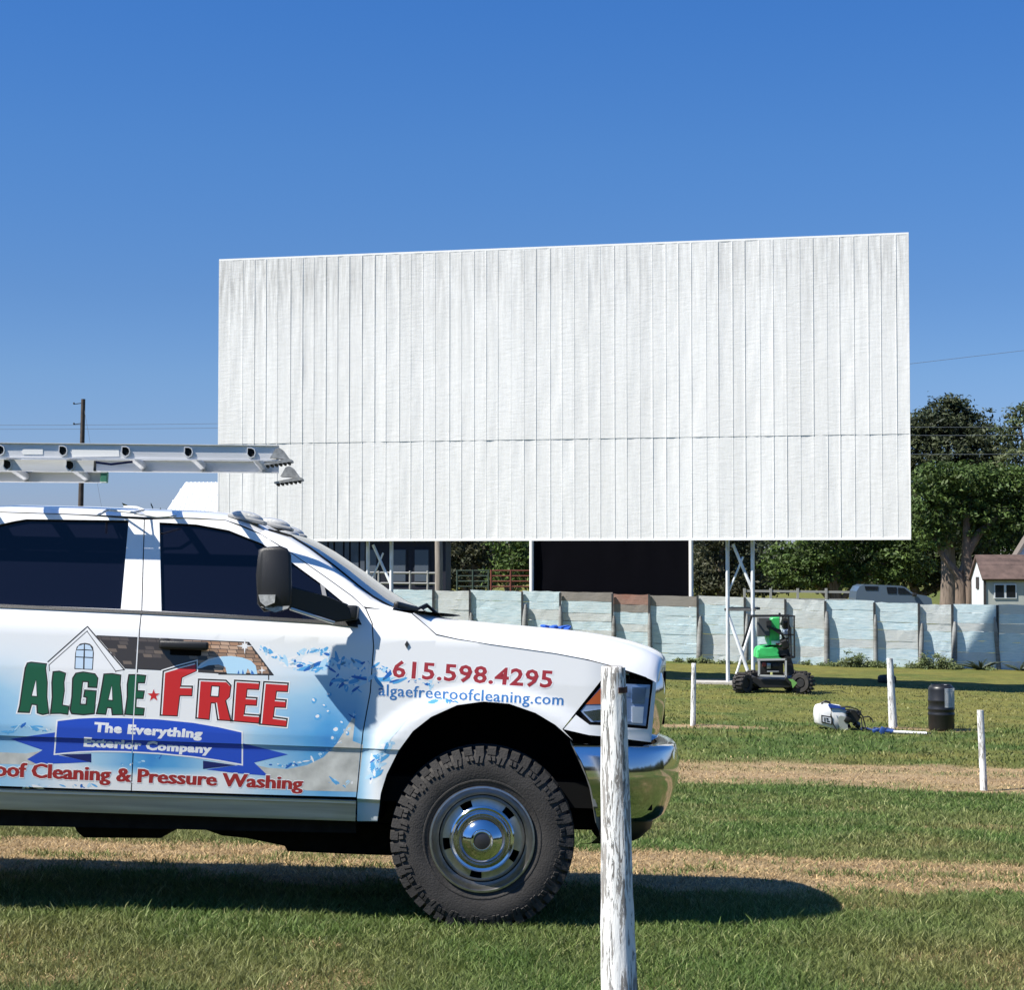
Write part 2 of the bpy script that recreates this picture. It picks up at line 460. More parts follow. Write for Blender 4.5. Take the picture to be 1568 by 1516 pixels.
M_sill = mat('sill_trim', (.58, .58, .55), .38, metal=.3, var=.25, vscale=5, stretch=(.3, 1, 6))

def wrap_material():
    m = bpy.data.materials.new('door_wrap_print'); m.use_nodes = True; g = NB(m)
    x, y, z = g.sep(g.obj())
    def X(px): return S(px, 1080).x
    def Z(px, py): return S(px, py).z
    def bumpx(c, w): return g.math('SUBTRACT', 1.0, g.math('MINIMUM', g.math('DIVIDE', g.math('ABSOLUTE', g.math('SUBTRACT', x, c)), w), 1.0))
    zr = g.ramp(g.math('DIVIDE', g.math('SUBTRACT', z, Z(300, 1180)), Z(300, 960) - Z(300, 1180)), (0.0, .75), (.22, 1.0), (.40, .82), (.62, .38), (.85, .08), (1.0, 0.0))
    left = g.math('POWER', bumpx(X(-90), X(110) - X(-90)), .7)
    right = g.math('POWER', bumpx(X(505), X(505) - X(345)), .8)
    low = g.math('MULTIPLY', bumpx(X(235), X(235) - X(90)), g.ramp(g.math('DIVIDE', g.math('SUBTRACT', z, Z(235, 1192)), Z(235, 1145) - Z(235, 1192)), (0, 0.0), (.4, 1.0), (.8, 1.0), (1.0, 0.0)))
    n = g.noise(g.obj((1, 1, 2)), 3.0, 4)
    f = g.math('MAXIMUM', g.math('MULTIPLY', g.math('MAXIMUM', left, right), zr), low)
    f = g.math('MULTIPLY', f, g.math('MULTIPLY_ADD', n, .7, .68))
    f = g.math('MULTIPLY', f, g.ramp(g.math('SUBTRACT', x, X(545) - .5), (.5, 1.0), (.62, .12)))
    c = g.ramp(f, (0.0, (.80, .80, .79)), (.12, (.72, .77, .80)), (.4, (.36, .59, .76)), (.8, (.10, .36, .66)), (1.0, (.05, .26, .60)))
    g.color(c); b = g.b; b.inputs['Roughness'].default_value = .32; b.inputs['Coat Weight'].default_value = .5; b.inputs['Coat Roughness'].default_value = .06
    return m
M_wrap = wrap_material()
DECAL = {}
def dmat(name, col, rough=.38):
    if name not in DECAL: DECAL[name] = mat('print_' + name, col, rough, coat=.3)
    return DECAL[name]
dmat('white', (.82, .82, .82)); dmat('ink', (.025, .022, .02)); dmat('green', (.012, .10, .048)); dmat('red', (.55, .022, .022))
dmat('ribbon', (.018, .075, .50)); dmat('ribbon_fold', (.008, .014, .12)); dmat('maroon', (.33, .022, .025)); dmat('phone_red', (.36, .030, .035))
dmat('web_blue', (.045, .17, .42)); dmat('roof_dark', (.045, .037, .032)); dmat('shingle_a', (.42, .24, .14)); dmat('shingle_b', (.55, .36, .24)); dmat('shingle_c', (.30, .19, .12))
dmat('shingle_d', (.10, .08, .068)); dmat('shingle_e', (.17, .13, .10)); dmat('pane', (.55, .68, .82)); dmat('water_pale', (.45, .68, .84)); dmat('water_mid', (.10, .38, .70)); dmat('water_deep', (.020, .13, .45)); dmat('water_dark', (.02, .06, .20))
dmat('water_faint', (.60, .72, .80)); DECAL['stone'] = mat('print_stone', (.52, .52, .48), .4, var=.22, vscale=14)
MATS_DOOR = [M_wrap, M_void] + list(DECAL.values())
MI = {k: i + 2 for i, k in enumerate(DECAL)}

decals = []       # (bm in flat x,z ; offset)
def decal(loops_px, key, off, conv=None):
    ls = [[S2(*(conv(*p) if conv else p)) for p in l] for l in loops_px]
    decals.append((flat_bm(ls, MI[key]), off))
G2 = lambda X, Y: (X / 3.136, 940 + Y / 3.136)
G3 = lambda X, Y: (380 + X / 3.015, 940 + Y / 3.015)
def offset_poly(pts, d):
    n = len(pts); area = sum(pts[i][0] * pts[(i + 1) % n][1] - pts[(i + 1) % n][0] * pts[i][1] for i in range(n))
    sg = 1 if area > 0 else -1; out = []
    for i in range(n):
        p0, p1, p2 = Vector(pts[i - 1]), Vector(pts[i]), Vector(pts[(i + 1) % n])
        a = (p1 - p0).normalized(); b = (p2 - p1).normalized()
        na = Vector((a.y, -a.x)) * sg; nb_ = Vector((b.y, -b.x)) * sg
        m = na + nb_
        if m.length < .2: m = na.copy()
        m.normalize(); k = min(1.8, 1 / max(.4, m.dot(na)))
        out.append(tuple(p1 + m * d * k))
    return out
def line(pts, w, key, off, conv=G2):
    pts = [Vector(p) for p in pts]
    for a, b in zip(pts, pts[1:]):
        d = (b - a).normalized(); n = Vector((-d.y, d.x)) * w / 2; e = d * w * .3
        decal([[tuple(a - e + n), tuple(b + e + n), tuple(b + e - n), tuple(a - e - n)]], key, off, conv)

def text_bm(body, quad, key, off, bold=0.0, grow=0.0, conv=G2, spacing=1.0):
    """lettering fitted to a quad TL, TR, BR, BL (bounding box of the ink)"""
    cu = bpy.data.curves.new('t', 'FONT'); cu.body = body; cu.size = 1; cu.resolution_u = 2; cu.space_character = spacing; cu.offset = bold
    o = bpy.data.objects.new('t', cu); COL.objects.link(o)
    def verts():
        bpy.context.view_layer.update()
        e = o.evaluated_get(bpy.context.evaluated_depsgraph_get()); return bpy.data.meshes.new_from_object(e)
    me0 = verts(); xs = [v.co.x for v in me0.vertices]; ysv = [v.co.y for v in me0.vertices]
    x0, x1, y0, y1 = min(xs), max(xs), min(ysv), max(ysv)
    me = me0
    if grow:
        cu.offset = bold + grow; me = verts(); dx = min(v.co.x for v in me.vertices) - x0 + grow
    tl, tr, br, bl = [Vector(q) for q in quad]
    bm = bmesh.new(); bm.from_mesh(me)
    bmesh.ops.triangulate(bm, faces=bm.faces[:])
    for v in bm.verts:
        s = (v.co.x - x0) / (x1 - x0); t = (v.co.y - y0) / (y1 - y0)
        q = tl * (1 - s) * t + tr * s * t + br * s * (1 - t) + bl * (1 - s) * (1 - t)
        X, Z = S2(*conv(q.x, q.y)); v.co = (X, 0, Z)
    for f in bm.faces: f.material_index = MI[key]
    decals.append((bm, off))
    bpy.data.objects.remove(o); bpy.data.curves.remove(cu)

# water, stone -----------------------------------------------------------
decal([[(545, 1092), (540, 1135), (556, 1141), (548, 1213), (470, 1211), (420, 1200), (388, 1171), (410, 1176), (440, 1178), (470, 1172), (495, 1160), (515, 1140), (530, 1115)]], 'stone', .0010)
decal([[(-60, 1150), (40, 1154), (66, 1150), (60, 1172), (-60, 1168)]], 'stone', .0010)
rs = random.Random(5)
def blob(cx, cy, rx, ry, ang, key, off):
    pts = []; n = 14; f1, f2, f3 = rs.random() * 6.3, rs.random() * 6.3, rs.random() * 6.3
    for k in range(n):
        a = 2 * math.pi * k / n; q = 1 + .18 * math.sin(2 * a + f1) + .06 * math.sin(3 * a + f2)
        X = math.cos(a) * rx * q; Y = math.sin(a) * ry * q
        pts.append((cx + X * math.cos(ang) - Y * math.sin(ang), cy + X * math.sin(ang) + Y * math.cos(ang)))
    decal([pts], key, off)
def splash(path, n, spread, size, seed):
    rs.seed(seed)
    for k in range(n):
        t = rs.random() * (len(path) - 1); i = int(t); f = t - i
        a, b = path[i], path[min(i + 1, len(path) - 1)]
        x = lerp(a[0], b[0], f) + rs.gauss(0, spread); y = lerp(a[1], b[1], f) + rs.gauss(0, spread * .6)
        ang = math.atan2(b[1] - a[1], b[0] - a[0]) + rs.gauss(0, .7)
        key = rs.choice(['water_pale', 'water_mid', 'water_mid', 'water_deep', 'white', 'water_pale', 'water_mid'])
        s = size * (.22 + rs.random() ** 2 * 1.1); el = rs.choice((1.0, 1.3, 1.9, 2.4))
        blob(x, y, s * el, s * .55, ang, key, .0012 + .00004 * (k % 14))
splash([(402, 992), (418, 1000), (438, 1012), (455, 1018)], 46, 2.5, 4.5, 1)
splash([(455, 1002), (472, 996), (492, 996), (505, 1004)], 34, 2.2, 3.6, 2)
splash([(452, 1018), (475, 1022), (500, 1020), (518, 1012), (545, 1018), (575, 1022), (598, 1028)], 105, 4.2, 5.5, 3)
splash([(510, 1046), (545, 1040), (590, 1040), (640, 1044), (668, 1048)], 60, 3, 5, 4)
splash([(515, 1030), (530, 1058), (548, 1050)], 20, 5, 5, 5)
blob(478, 1012, 20, 8, .0, 'white', .0011)
for bx, by, br in ((481, 1073, 4), (487, 1098, 5), (497, 1081, 3), (503, 1090, 3), (524, 1107, 3), (515, 1118, 6), (510, 1131, 4), (504, 1064, 3.5), (532, 1123, 3)):
    blob(bx, by, br * 1.1, br, .5, 'water_mid', .0013); blob(bx - 1, by - 1, br * .6, br * .5, .5, 'white', .0017)
splash([(545, 1085), (538, 1110), (522, 1132), (500, 1152), (470, 1166), (435, 1173), (400, 1168)], 70, 1.8, 2.6, 6)
splash([(505, 1198), (535, 1204), (545, 1180)], 12, 4, 3.0, 7)
splash([(8, 1124), (30, 1112), (60, 1116), (84, 1120)], 30, 3, 3.6, 8)
splash([(35, 1205), (80, 1203), (150, 1204)], 24, 2, 3.2, 9)
splash([(170, 1172), (215, 1168), (246, 1158)], 14, 1.5, 2.2, 10)
splash([(568, 1190), (575, 1172), (585, 1155), (598, 1135)], 54, 5, 5.0, 11)
splash([(655, 1078), (680, 1072), (702, 1074)], 14, 3, 3.4, 12)
decal([[(562, 1180), (572, 1150), (592, 1118), (612, 1098), (640, 1080), (665, 1070), (690, 1066), (685, 1074), (655, 1084), (625, 1102), (600, 1130), (584, 1160), (575, 1190)]], 'water_faint', .0009)

# house ------------------------------------------------------------------
gable = [(420, 66), (220, 245), (238, 250), (238, 330), (600, 330), (590, 268)]
decal([gable], 'white', .0014, G2)
roof = [(465, 108), (760, 120), (1195, 140), (1310, 292), (1050, 288), (780, 271), (600, 264)]
decal([roof], 'roof_dark', .0016, G2)
rs.seed(3)
for row in range(8):
    t0, t1 = row / 8, (row + .86) / 8
    def lx(t): return 465 + 138 * t
    def rx(t): return 1195 + 112 * t
    def ty(x, t): return lerp(108 + (x - 465) * .044, 264 + (x - 600) * .0395, t)
    x = lx(t0) + (0 if row % 2 else -24)
    while x < rx(t0) - 8:
        w = 44; a, b = max(lx(t0), x), min(rx(t0), x + w - 3)
        mid = (a + b) / 2; clean = (mid - 760 - (t0 * 130)) / 160
        if b - a > 8 and (clean > 1 or rs.random() < .75 - t0 * .9):
            key = rs.choice(['shingle_a', 'shingle_b', 'shingle_c', 'shingle_b']) if clean > .7 else rs.choice(['shingle_d', 'shingle_e', 'shingle_d'])
            sh = 112 / 8 * .8
            decal([[(a, ty(a, t0)), (b, ty(b, t0)), (b + sh * .5, ty(b, t1)), (a + sh * .5, ty(a, t1))]], key, .0019, G2)
        x += w
line([(465, 106), (1195, 138), (1312, 294), (1050, 290)], 5, 'ink', .0021)
line([(420, 62), (214, 246)], 6, 'ink', .0022); line([(421, 62), (597, 269)], 6, 'ink', .0022)
line([(420, 82), (236, 246), (238, 275)], 3.5, 'ink', .0022); line([(418, 84), (556, 276)], 3.5, 'ink', .0022)
line([(597, 269), (556, 276), (556, 290)], 4, 'ink', .0022); line([(600, 262), (785, 271)], 4, 'ink', .0022)
line([(1290, 292), (1290, 328)], 5, 'ink', .0022)
win = [(357, 266), (361, 190), (368, 160), (385, 144), (408, 140), (432, 145), (447, 160), (451, 190), (446, 270)]
decal([win], 'ink', .0020, G2)
for q in ([(362, 262), (364, 210), (400, 212), (399, 265)], [(406, 265), (407, 212), (445, 214), (442, 266)], [(364, 205), (366, 176), (402, 176), (401, 207)], [(408, 207), (408, 176), (446, 178), (445, 209)], [(369, 172), (376, 156), (403, 146), (402, 171)], [(408, 171), (408, 146), (432, 152), (444, 174)]):
    decal([q], 'pane', .0023, G2)
decal([[(940, 266), (965, 238), (1000, 218), (1050, 206), (1110, 203), (1165, 211), (1205, 226), (1228, 250), (1236, 290), (1205, 291), (1190, 262), (1180, 290), (1090, 288), (1082, 256), (1050, 244), (1000, 248), (970, 260)]], 'water_pale', .0024, G2)
for q in ([(1140, 288), (1146, 270), (1150, 288)], [(1162, 289), (1166, 266), (1172, 289)], [(1205, 290), (1208, 270), (1222, 290)]): decal([q], 'water_deep', .0027, G2)
line([(945, 262), (1000, 222), (1060, 208)], 5, 'white', .0027)
def star(cx, cy, r0, r1, n, key, off, rot=-math.pi / 2):
    decal([[(cx + math.cos(rot + math.pi * k / n) * (r0 if k % 2 == 0 else r1), cy + math.sin(rot + math.pi * k / n) * (r0 if k % 2 == 0 else r1)) for k in range(2 * n)]], key, off, G2)
star(1175, 155, 40, 7, 4, 'white', .0030); star(1175, 155, 20, 8, 4, 'white', .0031, -math.pi / 4)
star(1258, 272, 20, 5, 4, 'white', .0030)
# big letters ------------------------------------------------------------
LET = {
 'A': ([(132, 238), (150, 234), (222, 242), (218, 262), (226, 330), (224, 400), (233, 478), (205, 484), (180, 476), (178, 437), (151, 434), (140, 474), (88, 472), (96, 440), (110, 340), (122, 262)], [(152, 395), (178, 397), (173, 318)]),
 'L': ([(256, 280), (285, 277), (314, 287), (306, 330), (308, 370), (298, 440), (330, 446), (325, 483), (290, 478), (244, 479), (252, 400), (250, 330)], None),
 'G': ([(365, 287), (400, 281), (455, 290), (469, 310), (464, 354), (424, 352), (425, 326), (396, 325), (390, 380), (384, 436), (414, 437), (418, 402), (403, 398), (408, 368), (461, 372), (455, 440), (452, 479), (400, 484), (345, 479), (337, 462), (346, 400), (350, 310)], None),
 'A2': ([(500, 291), (540, 289), (579, 296), (576, 340), (583, 400), (589, 484), (540, 485), (536, 452), (514, 450), (507, 483), (464, 480), (478, 420), (492, 340)], [(520, 414), (541, 416), (537, 345)]),
 'E': ([(620, 294), (660, 294), (699, 298), (693, 332), (661, 331), (659, 371), (692, 373), (686, 407), (654, 406), (651, 451), (692, 456), (688, 487), (640, 486), (601, 483), (612, 400), (612, 340)], None)}
for k, (o, h) in LET.items():
    decal([offset_poly(o, 10)], 'white', .0030, G2); decal([offset_poly(o, 4)], 'ink', .0034, G2)
    decal([[(x + 1, y) for x, y in offset_poly(o, -2)]], 'green', .0038, G2)
    if h: decal([offset_poly(h, 3)], 'ink', .0042, G2); decal([offset_poly(h, -1.5)], 'white', .0044, G2)
RED = [([(785, 277), (860, 254), (940, 233), (941, 274), (872, 305), (866, 349), (923, 350), (920, 393), (862, 392), (850, 490), (771, 487)], None),
 ([(955, 316), (1085, 321), (1108, 345), (1101, 398), (1082, 416), (1107, 513), (1046, 509), (1034, 428), (1012, 427), (1003, 507), (942, 501)], [(1019, 350), (1051, 352), (1047, 396), (1014, 394)]),
 ([(1128, 321), (1246, 328), (1241, 363), (1185, 361), (1181, 402), (1233, 405), (1230, 439), (1177, 437), (1171, 483), (1247, 489), (1241, 525), (1115, 514)], None),
 ([(1268, 328), (1383, 335), (1379, 373), (1326, 371), (1321, 412), (1373, 416), (1370, 449), (1317, 447), (1311, 497), (1378, 506), (1373, 541), (1249, 530)], None)]
for o, h in RED:
    decal([offset_poly(o, 10)], 'white', .0030, G2); decal([offset_poly(o, 4.5)], 'ink', .0034, G2)
    decal([offset_poly(o, -3)], 'white', .0037, G2); decal([[(x + 4, y + 4) for x, y in offset_poly(o, -4.5)]], 'red', .0040, G2)
    if h: decal([offset_poly(h, 5)], 'ink', .0043, G2); decal([offset_poly(h, 0)], 'white', .0045, G2)
star(738, 393, 36, 14, 5, 'white', .0032); star(738, 393, 31, 12.5, 5, 'red', .0036)
# ribbon -----------------------------------------------------------------
decal([[(266, 570), (160, 585), (50, 602), (205, 655), (130, 700), (175, 722), (330, 718), (440, 712), (262, 676)]], 'ribbon', .0026, G2)
decal([[(1163, 622), (1270, 648), (1382, 676), (1220, 715), (1287, 778), (1130, 766), (990, 748), (1158, 726)]], 'ribbon', .0026, G2)
decal([[(285, 677), (438, 672), (438, 715)]], 'ribbon_fold', .0029, G2); decal([[(975, 706), (1132, 728), (975, 746)]], 'ribbon_fold', .0029, G2)
ban = [(277, 516), (380, 504), (480, 500), (600, 502), (760, 508), (930, 525), (1050, 546), (1160, 571), (1160, 722), (1050, 702), (930, 685), (760, 668), (600, 660), (480, 658), (380, 661), (265, 672)]
decal([offset_poly(ban, 7)], 'white', .0031, G2); decal([ban], 'ribbon', .0034, G2)
text_bm('The Everything', [(455, 520), (975, 556), (968, 612), (448, 582)], 'white', .0042, bold=.055, spacing=1.08)
text_bm('Exterior Company', [(404, 592), (1020, 630), (1014, 684), (400, 652)], 'white', .0042, bold=.055, spacing=1.08)
Q = [(-84, 706), (1456, 784), (1450, 866), (-88, 800)]
text_bm('Roof Cleaning & Pressure Washing', Q, 'white', .0034, bold=.016, grow=.05)
text_bm('Roof Cleaning & Pressure Washing', Q, 'maroon', .0046, bold=.016)
for dx in (-3.2, 3.2): text_bm('Roof Cleaning & Pressure Washing', [(x + dx, y) for x, y in Q], 'maroon', .0048 + dx * .00004, bold=.016)
Q = [(670, 213), (1410, 262), (1402, 346), (664, 296)]
text_bm('615.598.4295', Q, 'white', .0034, bold=.025, grow=.045, conv=G3, spacing=1.06); text_bm('615.598.4295', Q, 'phone_red', .0042, bold=.025, conv=G3, spacing=1.06)
Q = [(602, 324), (1456, 372), (1452, 440), (600, 396)]
text_bm('algaefreeroofcleaning.com', Q, 'white', .0034, bold=.004, grow=.035, conv=G3, spacing=1.06); text_bm('algaefreeroofcleaning.com', Q, 'web_blue', .0042, bold=.004, conv=G3, spacing=1.06); text_bm('algaefreeroofcleaning.com', [(x + 2, y) for x, y in Q], 'web_blue', .0045, bold=.004, conv=G3, spacing=1.06)

def seam_plane(a, b):
    """plane through two photo points on the side, normal pointing forward"""
    A, B = S(*a), S(*b); A.y = B.y = 0; d = (B - A).normalized(); n = Vector((d.z, 0, -d.x))
    return A, (n if n.x > 0 else -n)
SEAM_B = seam_plane((216, 935), (200.5, 1212)); SEAM_F = seam_plane((571, 960), (546, 1222))
GAP = .0028
def decals_into(bm, back=None, front=None):
    for d, off in decals:
        c = d.copy()
        if back: clip(c, back[0] + back[1] * GAP, back[1], True)
        if front and c.verts: clip(c, front[0] - front[1] * GAP, front[1], False)
        if not c.verts or not c.faces: c.free(); continue
        cut(c); displace(c, off * .17); face_near(c); add_bm(bm, c)

far = bmesh.new()      # the far side of the body, plain white
def shifted(pts, dx): return [(x + dx, z) for x, z in pts]
# door outlines ----------------------------------------------------------
seamB = loop((221, 796), (217, 935), (209, 1060), (201, 1211))
roofline = loop((345, 797), (400, 819), (450, 850), (500, 885), (540, 914), (560, 932), (570, 955), (572, 990), (567, 1060), (556, 1120), (546, 1221))
fw = loop((244, 800), (300, 803), (350, 812), (400, 832), (445, 860), (490, 893), (525, 922), (548, 944), (554, 957), (500, 950), (380, 943), (247, 936))
rw = loop((197, 797), (120, 796), (40, 795), (22, 798), (0, 803), (-60, 830), (-80, 880), (-80, 922), (60, 928), (185, 933))
fd_out = [seamB[0]] + loop((280, 794.5)) + roofline + loop((400, 1217)) + [seamB[3], seamB[2], seamB[1]]
fd_out = [(x + (GAP if (x, z) in seamB else -GAP if i > 3 and (x, z) in roofline else 0), z) for i, (x, z) in enumerate(fd_out)]
bm = panel_bm([fd_out, fw]); add_bm(far, mirrored(bm)); decals_into(bm, SEAM_B, SEAM_F)
front_door = finish(bm, 'front_door', MATS_DOOR, truck, 28)
rseam = loop((-92, 786), (-104, 860), (-110, 935), (-112, 1060), (-108, 1200))
rd_out = [(x - GAP, z) for x, z in seamB] + loop((60, 1206)) + rseam[::-1] + loop((0, 785), (120, 789))
bm = panel_bm([rd_out, rw]); add_bm(far, mirrored(bm)); decals_into(bm, None, SEAM_B)
rear_door = finish(bm, 'rear_door', MATS_DOOR, truck, 28)
# fender -----------------------------------------------------------------
arch = [(578, 1258), (583, 1215), (592, 1186), (610, 1150), (632, 1120), (660, 1098), (700, 1080), (740, 1074.5), (780, 1078), (820, 1092), (850, 1110), (866, 1124), (874, 1134)]
fseam = loop((546, 1221), (556, 1120), (567, 1060), (572, 990), (570, 955), (560, 932))
fe = [(x + GAP, z) for x, z in fseam] + loop((600, 934), (631, 940), (668, 972), (700, 979), (800, 994), (870, 1004), (930, 1019)) + loop((922, 1040), (880, 1093), (861, 1117), (877, 1134)) + loop(*arch[::-1][1:]) + loop((547, 1258))
bm = panel_bm([fe], rim=.05); add_bm(far, mirrored(bm)); decals_into(bm, SEAM_F, None)
fender = finish(bm, 'fender', MATS_DOOR, truck, 28)
# strip under the lamp + small panel
bm = panel_bm([loop((882, 1095), (903, 1110.5), (925, 1111.5), (992, 1117), (1000, 1044), (1005, 1046), (997, 1137), (925, 1128), (902, 1126), (863, 1117))], rim=.05)
add_bm(far, mirrored(bm)); finish(bm, 'lamp_surround', M_white, truck, 30)
# rocker / sill ----------------------------------------------------------
bm = panel_bm([loop((-112, 1204), (200, 1214), (545, 1226), (544, 1258), (200, 1247), (-112, 1236))], off=-.004, rim=.08)
add_bm(far, mirrored(bm)); finish(bm, 'sill', M_sill, truck, 30)
bm = panel_bm([loop((-112, 1206), (200, 1215), (545, 1227), (545, 1231), (200, 1219.5), (-112, 1210))], off=.008, rim=.02)
finish(bm, 'sill_trim', M_white, truck, 30)
# belt moulding, glass, window seals
bm = panel_bm([loop((-84, 922), (60, 928), (216, 935), (380, 943), (500, 950), (548, 956), (548, 961), (500, 955), (380, 948), (216, 940), (60, 933), (-84, 927))], off=.006, rim=.012)
finish(bm, 'belt_moulding', M_black, truck, 30)
def grow2(l, d): return offset_poly(l, d)
for nm, l in (('front_window', fw), ('rear_window', rw)):
    bm = panel_bm([grow2(l, .012)], off=-.016, rim=.01); finish(mirrored(bm), 'window', M_glass, truck, 30)
    finish(bm, nm, M_glass, front_door if nm == 'front_window' else rear_door, 30)
bm = panel_bm([loop((490, 893), (497, 899), (503, 926), (496, 926)), ], off=-.002, rim=.01)
finish(bm, 'window_divider', mat('pillar_grey', (.25, .25, .25), .4), front_door, 30)
# roof -------------------------------------------------------------------
edge_px = [(-150, 787), (-60, 784.5), (0, 783.5), (110, 787), (220, 791.5), (300, 793), (345, 796), (375, 806), (398, 817)]
edge = [S(*p) for p in edge_px]
rows = []
VS = [0, .012, .03, .06, .1, .16, .25, .35, .5, .65, .75, .84, .9, .94, .97, .988, 1]
def rise(v): q = min(v, 1 - v); return 1 - (1 - min(1, q / .5)) ** 3.2
def rrow(p, h, bow):
    r = []
    for v in VS:
        k = 1 - (2 * v - 1) ** 2
        r.append(Vector((p.x + bow * k, lerp(p.y, TW - p.y, v), p.z + h * rise(v))))
    return r
hh = [.05, .062, .07, .075, .075, .07, .064, .058, .046]; bows = [0, 0, 0, 0, .0, .005, .015, .03, .045]
bm = bmesh.new(); top_rows = [rrow(p, h, b) for p, h, b in zip(edge, hh, bows)]
grid(bm, top_rows)
recalc(bm)
for f in bm.faces:
    if f.normal.z < 0: f.normal_flip()
roof_o = finish(bm, 'roof', M_white, truck, 40)
# A pillars: seam line to windshield edge
seam_pts = [(398, 817), (425, 833), (450, 849), (500, 884), (540, 913), (557, 929), (600, 935)]
glass_pts = [(422, 811), (447, 824), (474, 841), (513, 870), (550, 900.5), (571, 916), (603, 934)]
sp = [S(*p) for p in seam_pts]; gp = [L(*p, S(*q).y + .10) for p, q in zip(glass_pts, seam_pts)]
gp[0] = top_rows[-1][4].copy() + Vector((.004, 0, -.002))
bm = bmesh.new()
rows = []
for a, b in zip(sp, gp):
    m = (a + b) / 2; n = Vector((.25, -.55, .75)).normalized()
    rows.append([a, a * .7 + b * .3 + n * .012, m + n * .016, a * .3 + b * .7 + n * .012, b, b + Vector((-.02, .03, -.02))])
for rr in (rows, [[Vector((p.x, TW - p.y, p.z)) for p in r] for r in rows]):
    bm = bmesh.new(); grid(bm, rr); recalc(bm)
    for f in bm.faces:
        if f.normal.z < 0: f.normal_flip()
    finish(bm, 'pillar', M_white, truck, 40)
# windshield
bm = bmesh.new(); rows = []
for i, b in enumerate(gp):
    t = i / (len(gp) - 1); r = []
    for k in range(13):
        v = k / 12; q = 1 - (2 * v - 1) ** 2
        r.append(Vector((b.x - .004 + (.03 + .10 * t) * q, lerp(b.y, TW - b.y, v), b.z - .004 + (.035 - .02 * t) * q)))
    rows.append(r)
grid(bm, rows); recalc(bm)
finish(bm, 'windshield', M_wind, truck, 60)
bm = bmesh.new()
for s in (0, 1):
    f = [r[12 * s] for r in rows]
for i in range(len(rows) - 1):          # black edge band along the near and far glass edge
    pass
tube(bm, [p + Vector((.001, 0, .008)) for p in gp], .005, 6)
finish(bm, 'windshield_seal', M_void, truck, 40)
# roof lamps
lamps_px = [(378, 788, .36), (421, 801, .68)]
for k, (yv, lpx, lpy) in enumerate(((.36, 379, 792), (.68, 421, 802), (1.0, 436, 816), (1.32, 0, 0), (1.64, 0, 0))):
    bm = bmesh.new()
    if lpx: lc = L(lpx, lpy, yv); lamp_xz = globals().setdefault('lamp_xz', {}); lamp_xz[k] = (lc.x, lc.z)
    else: lamp_xz[k] = lamp_xz[4 - k]
    cx, zc = lamp_xz[k]; cx += .03; zc += .010
    n0 = bmesh.ops.create_uvsphere(bm, u_segments=16, v_segments=8, radius=1, matrix=Matrix.Translation((cx - .03, yv, zc - .012)) @ Matrix.Rotation(R(10), 4, 'Y') @ Matrix.Diagonal((.085, .055, .030, 1)))
    lo = finish(bm, 'roof_lamp', M_lensgrey, truck, 60)
    bm = bmesh.new(); box(bm, (cx - .03, yv, zc - .022), (.19, .125, .02), (0, R(10), 0), 0, .008)
    finish(bm, 'lamp_base', mat('lamp_base_grey', (.35, .35, .34), .4), lo, 40)
# hood -------------------------------------------------------------------
hb_px = [(631, 940), (668, 972), (700, 979), (750, 987), (800, 994), (850, 1001), (900, 1010.5), (936, 1020), (970, 1031), (990, 1038), (1004, 1045)]
hb = [S(*p) for p in hb_px]
hs = [.015, .085, .098, .108, .115, .122, .13, .137, .14, .135, .12]
HV = [0, .008, .02, .04, .07, .11, .16, .22, .3, .4, .5, .6, .7, .78, .84, .89, .93, .96, .98, .992, 1]
def hrise(v):
    q = min(v, 1 - v); r = 1 - (1 - min(1, q / .17)) ** 2.6
    return r * .93 + .07 * sm((q - .17) / .08)
rows = []
for i, (p, h) in enumerate(zip(hb, hs)):
    t = sm((p.x - hb[1].x) / (hb[-1].x - hb[1].x)); bow = .07 + .035 * t - (.04 if i == 0 else 0)
    rows.append([Vector((p.x + bow * (1 - (2 * v - 1) ** 2), lerp(p.y, TW - p.y, v), p.z + h * hrise(v))) for v in HV])
last = rows[-1]
rows.append([q + Vector((.006, 0, -.008 - .09 * hrise(v) * .35)) for q, v in zip(last, HV)])
rows.append([q + Vector((.002, 0, -.012 - .09 * hrise(v))) for q, v in zip(last, HV)])
bm = bmesh.new(); grid(bm, rows); recalc(bm)
for f in bm.faces:
    if f.normal.z < -.2: f.normal_flip()
bmesh.ops.subdivide_edges(bm, edges=bm.edges[:], cuts=1, use_grid_fill=True, smooth=.6)
tube(bm, [p + Vector((0, -.001, .001)) for p in hb[:-1]], [.0026, .0026, .0018] + [.0013] * 7, 6, 1)
hood_o = finish(bm, 'hood', [M_white, M_dsteel], truck, 50)
# cowl with wipers
bm = bmesh.new()
c0 = L(600, 932, .18); c1 = L(668, 972, .05)
grid(bm, [[Vector((c0.x - .05 + .13 * (1 - (2 * v - 1) ** 2), lerp(.16, TW - .16, v), c0.z + .0)) for v in (0, .2, .4, .6, .8, 1)], [Vector((c0.x + .16 + .16 * (1 - (2 * v - 1) ** 2), lerp(.1, TW - .1, v), c0.z - .01)) for v in (0, .2, .4, .6, .8, 1)]])
finish(bm, 'cowl', M_black, truck, 30)
for a, b in (((606, 926, .30), (637, 934, .55)), ((618, 931, .9), (640, 936, 1.15))):
    bm = bmesh.new(); A = L(*a); B = L(*b)
    bar(bm, A, B, .03, .035, 0, .01); tube(bm, [B, B + Vector((.05, .05, .03)), B + Vector((.11, .1, -.02))], .008, 6)
    finish(bm, 'wiper', M_black, truck, 40)
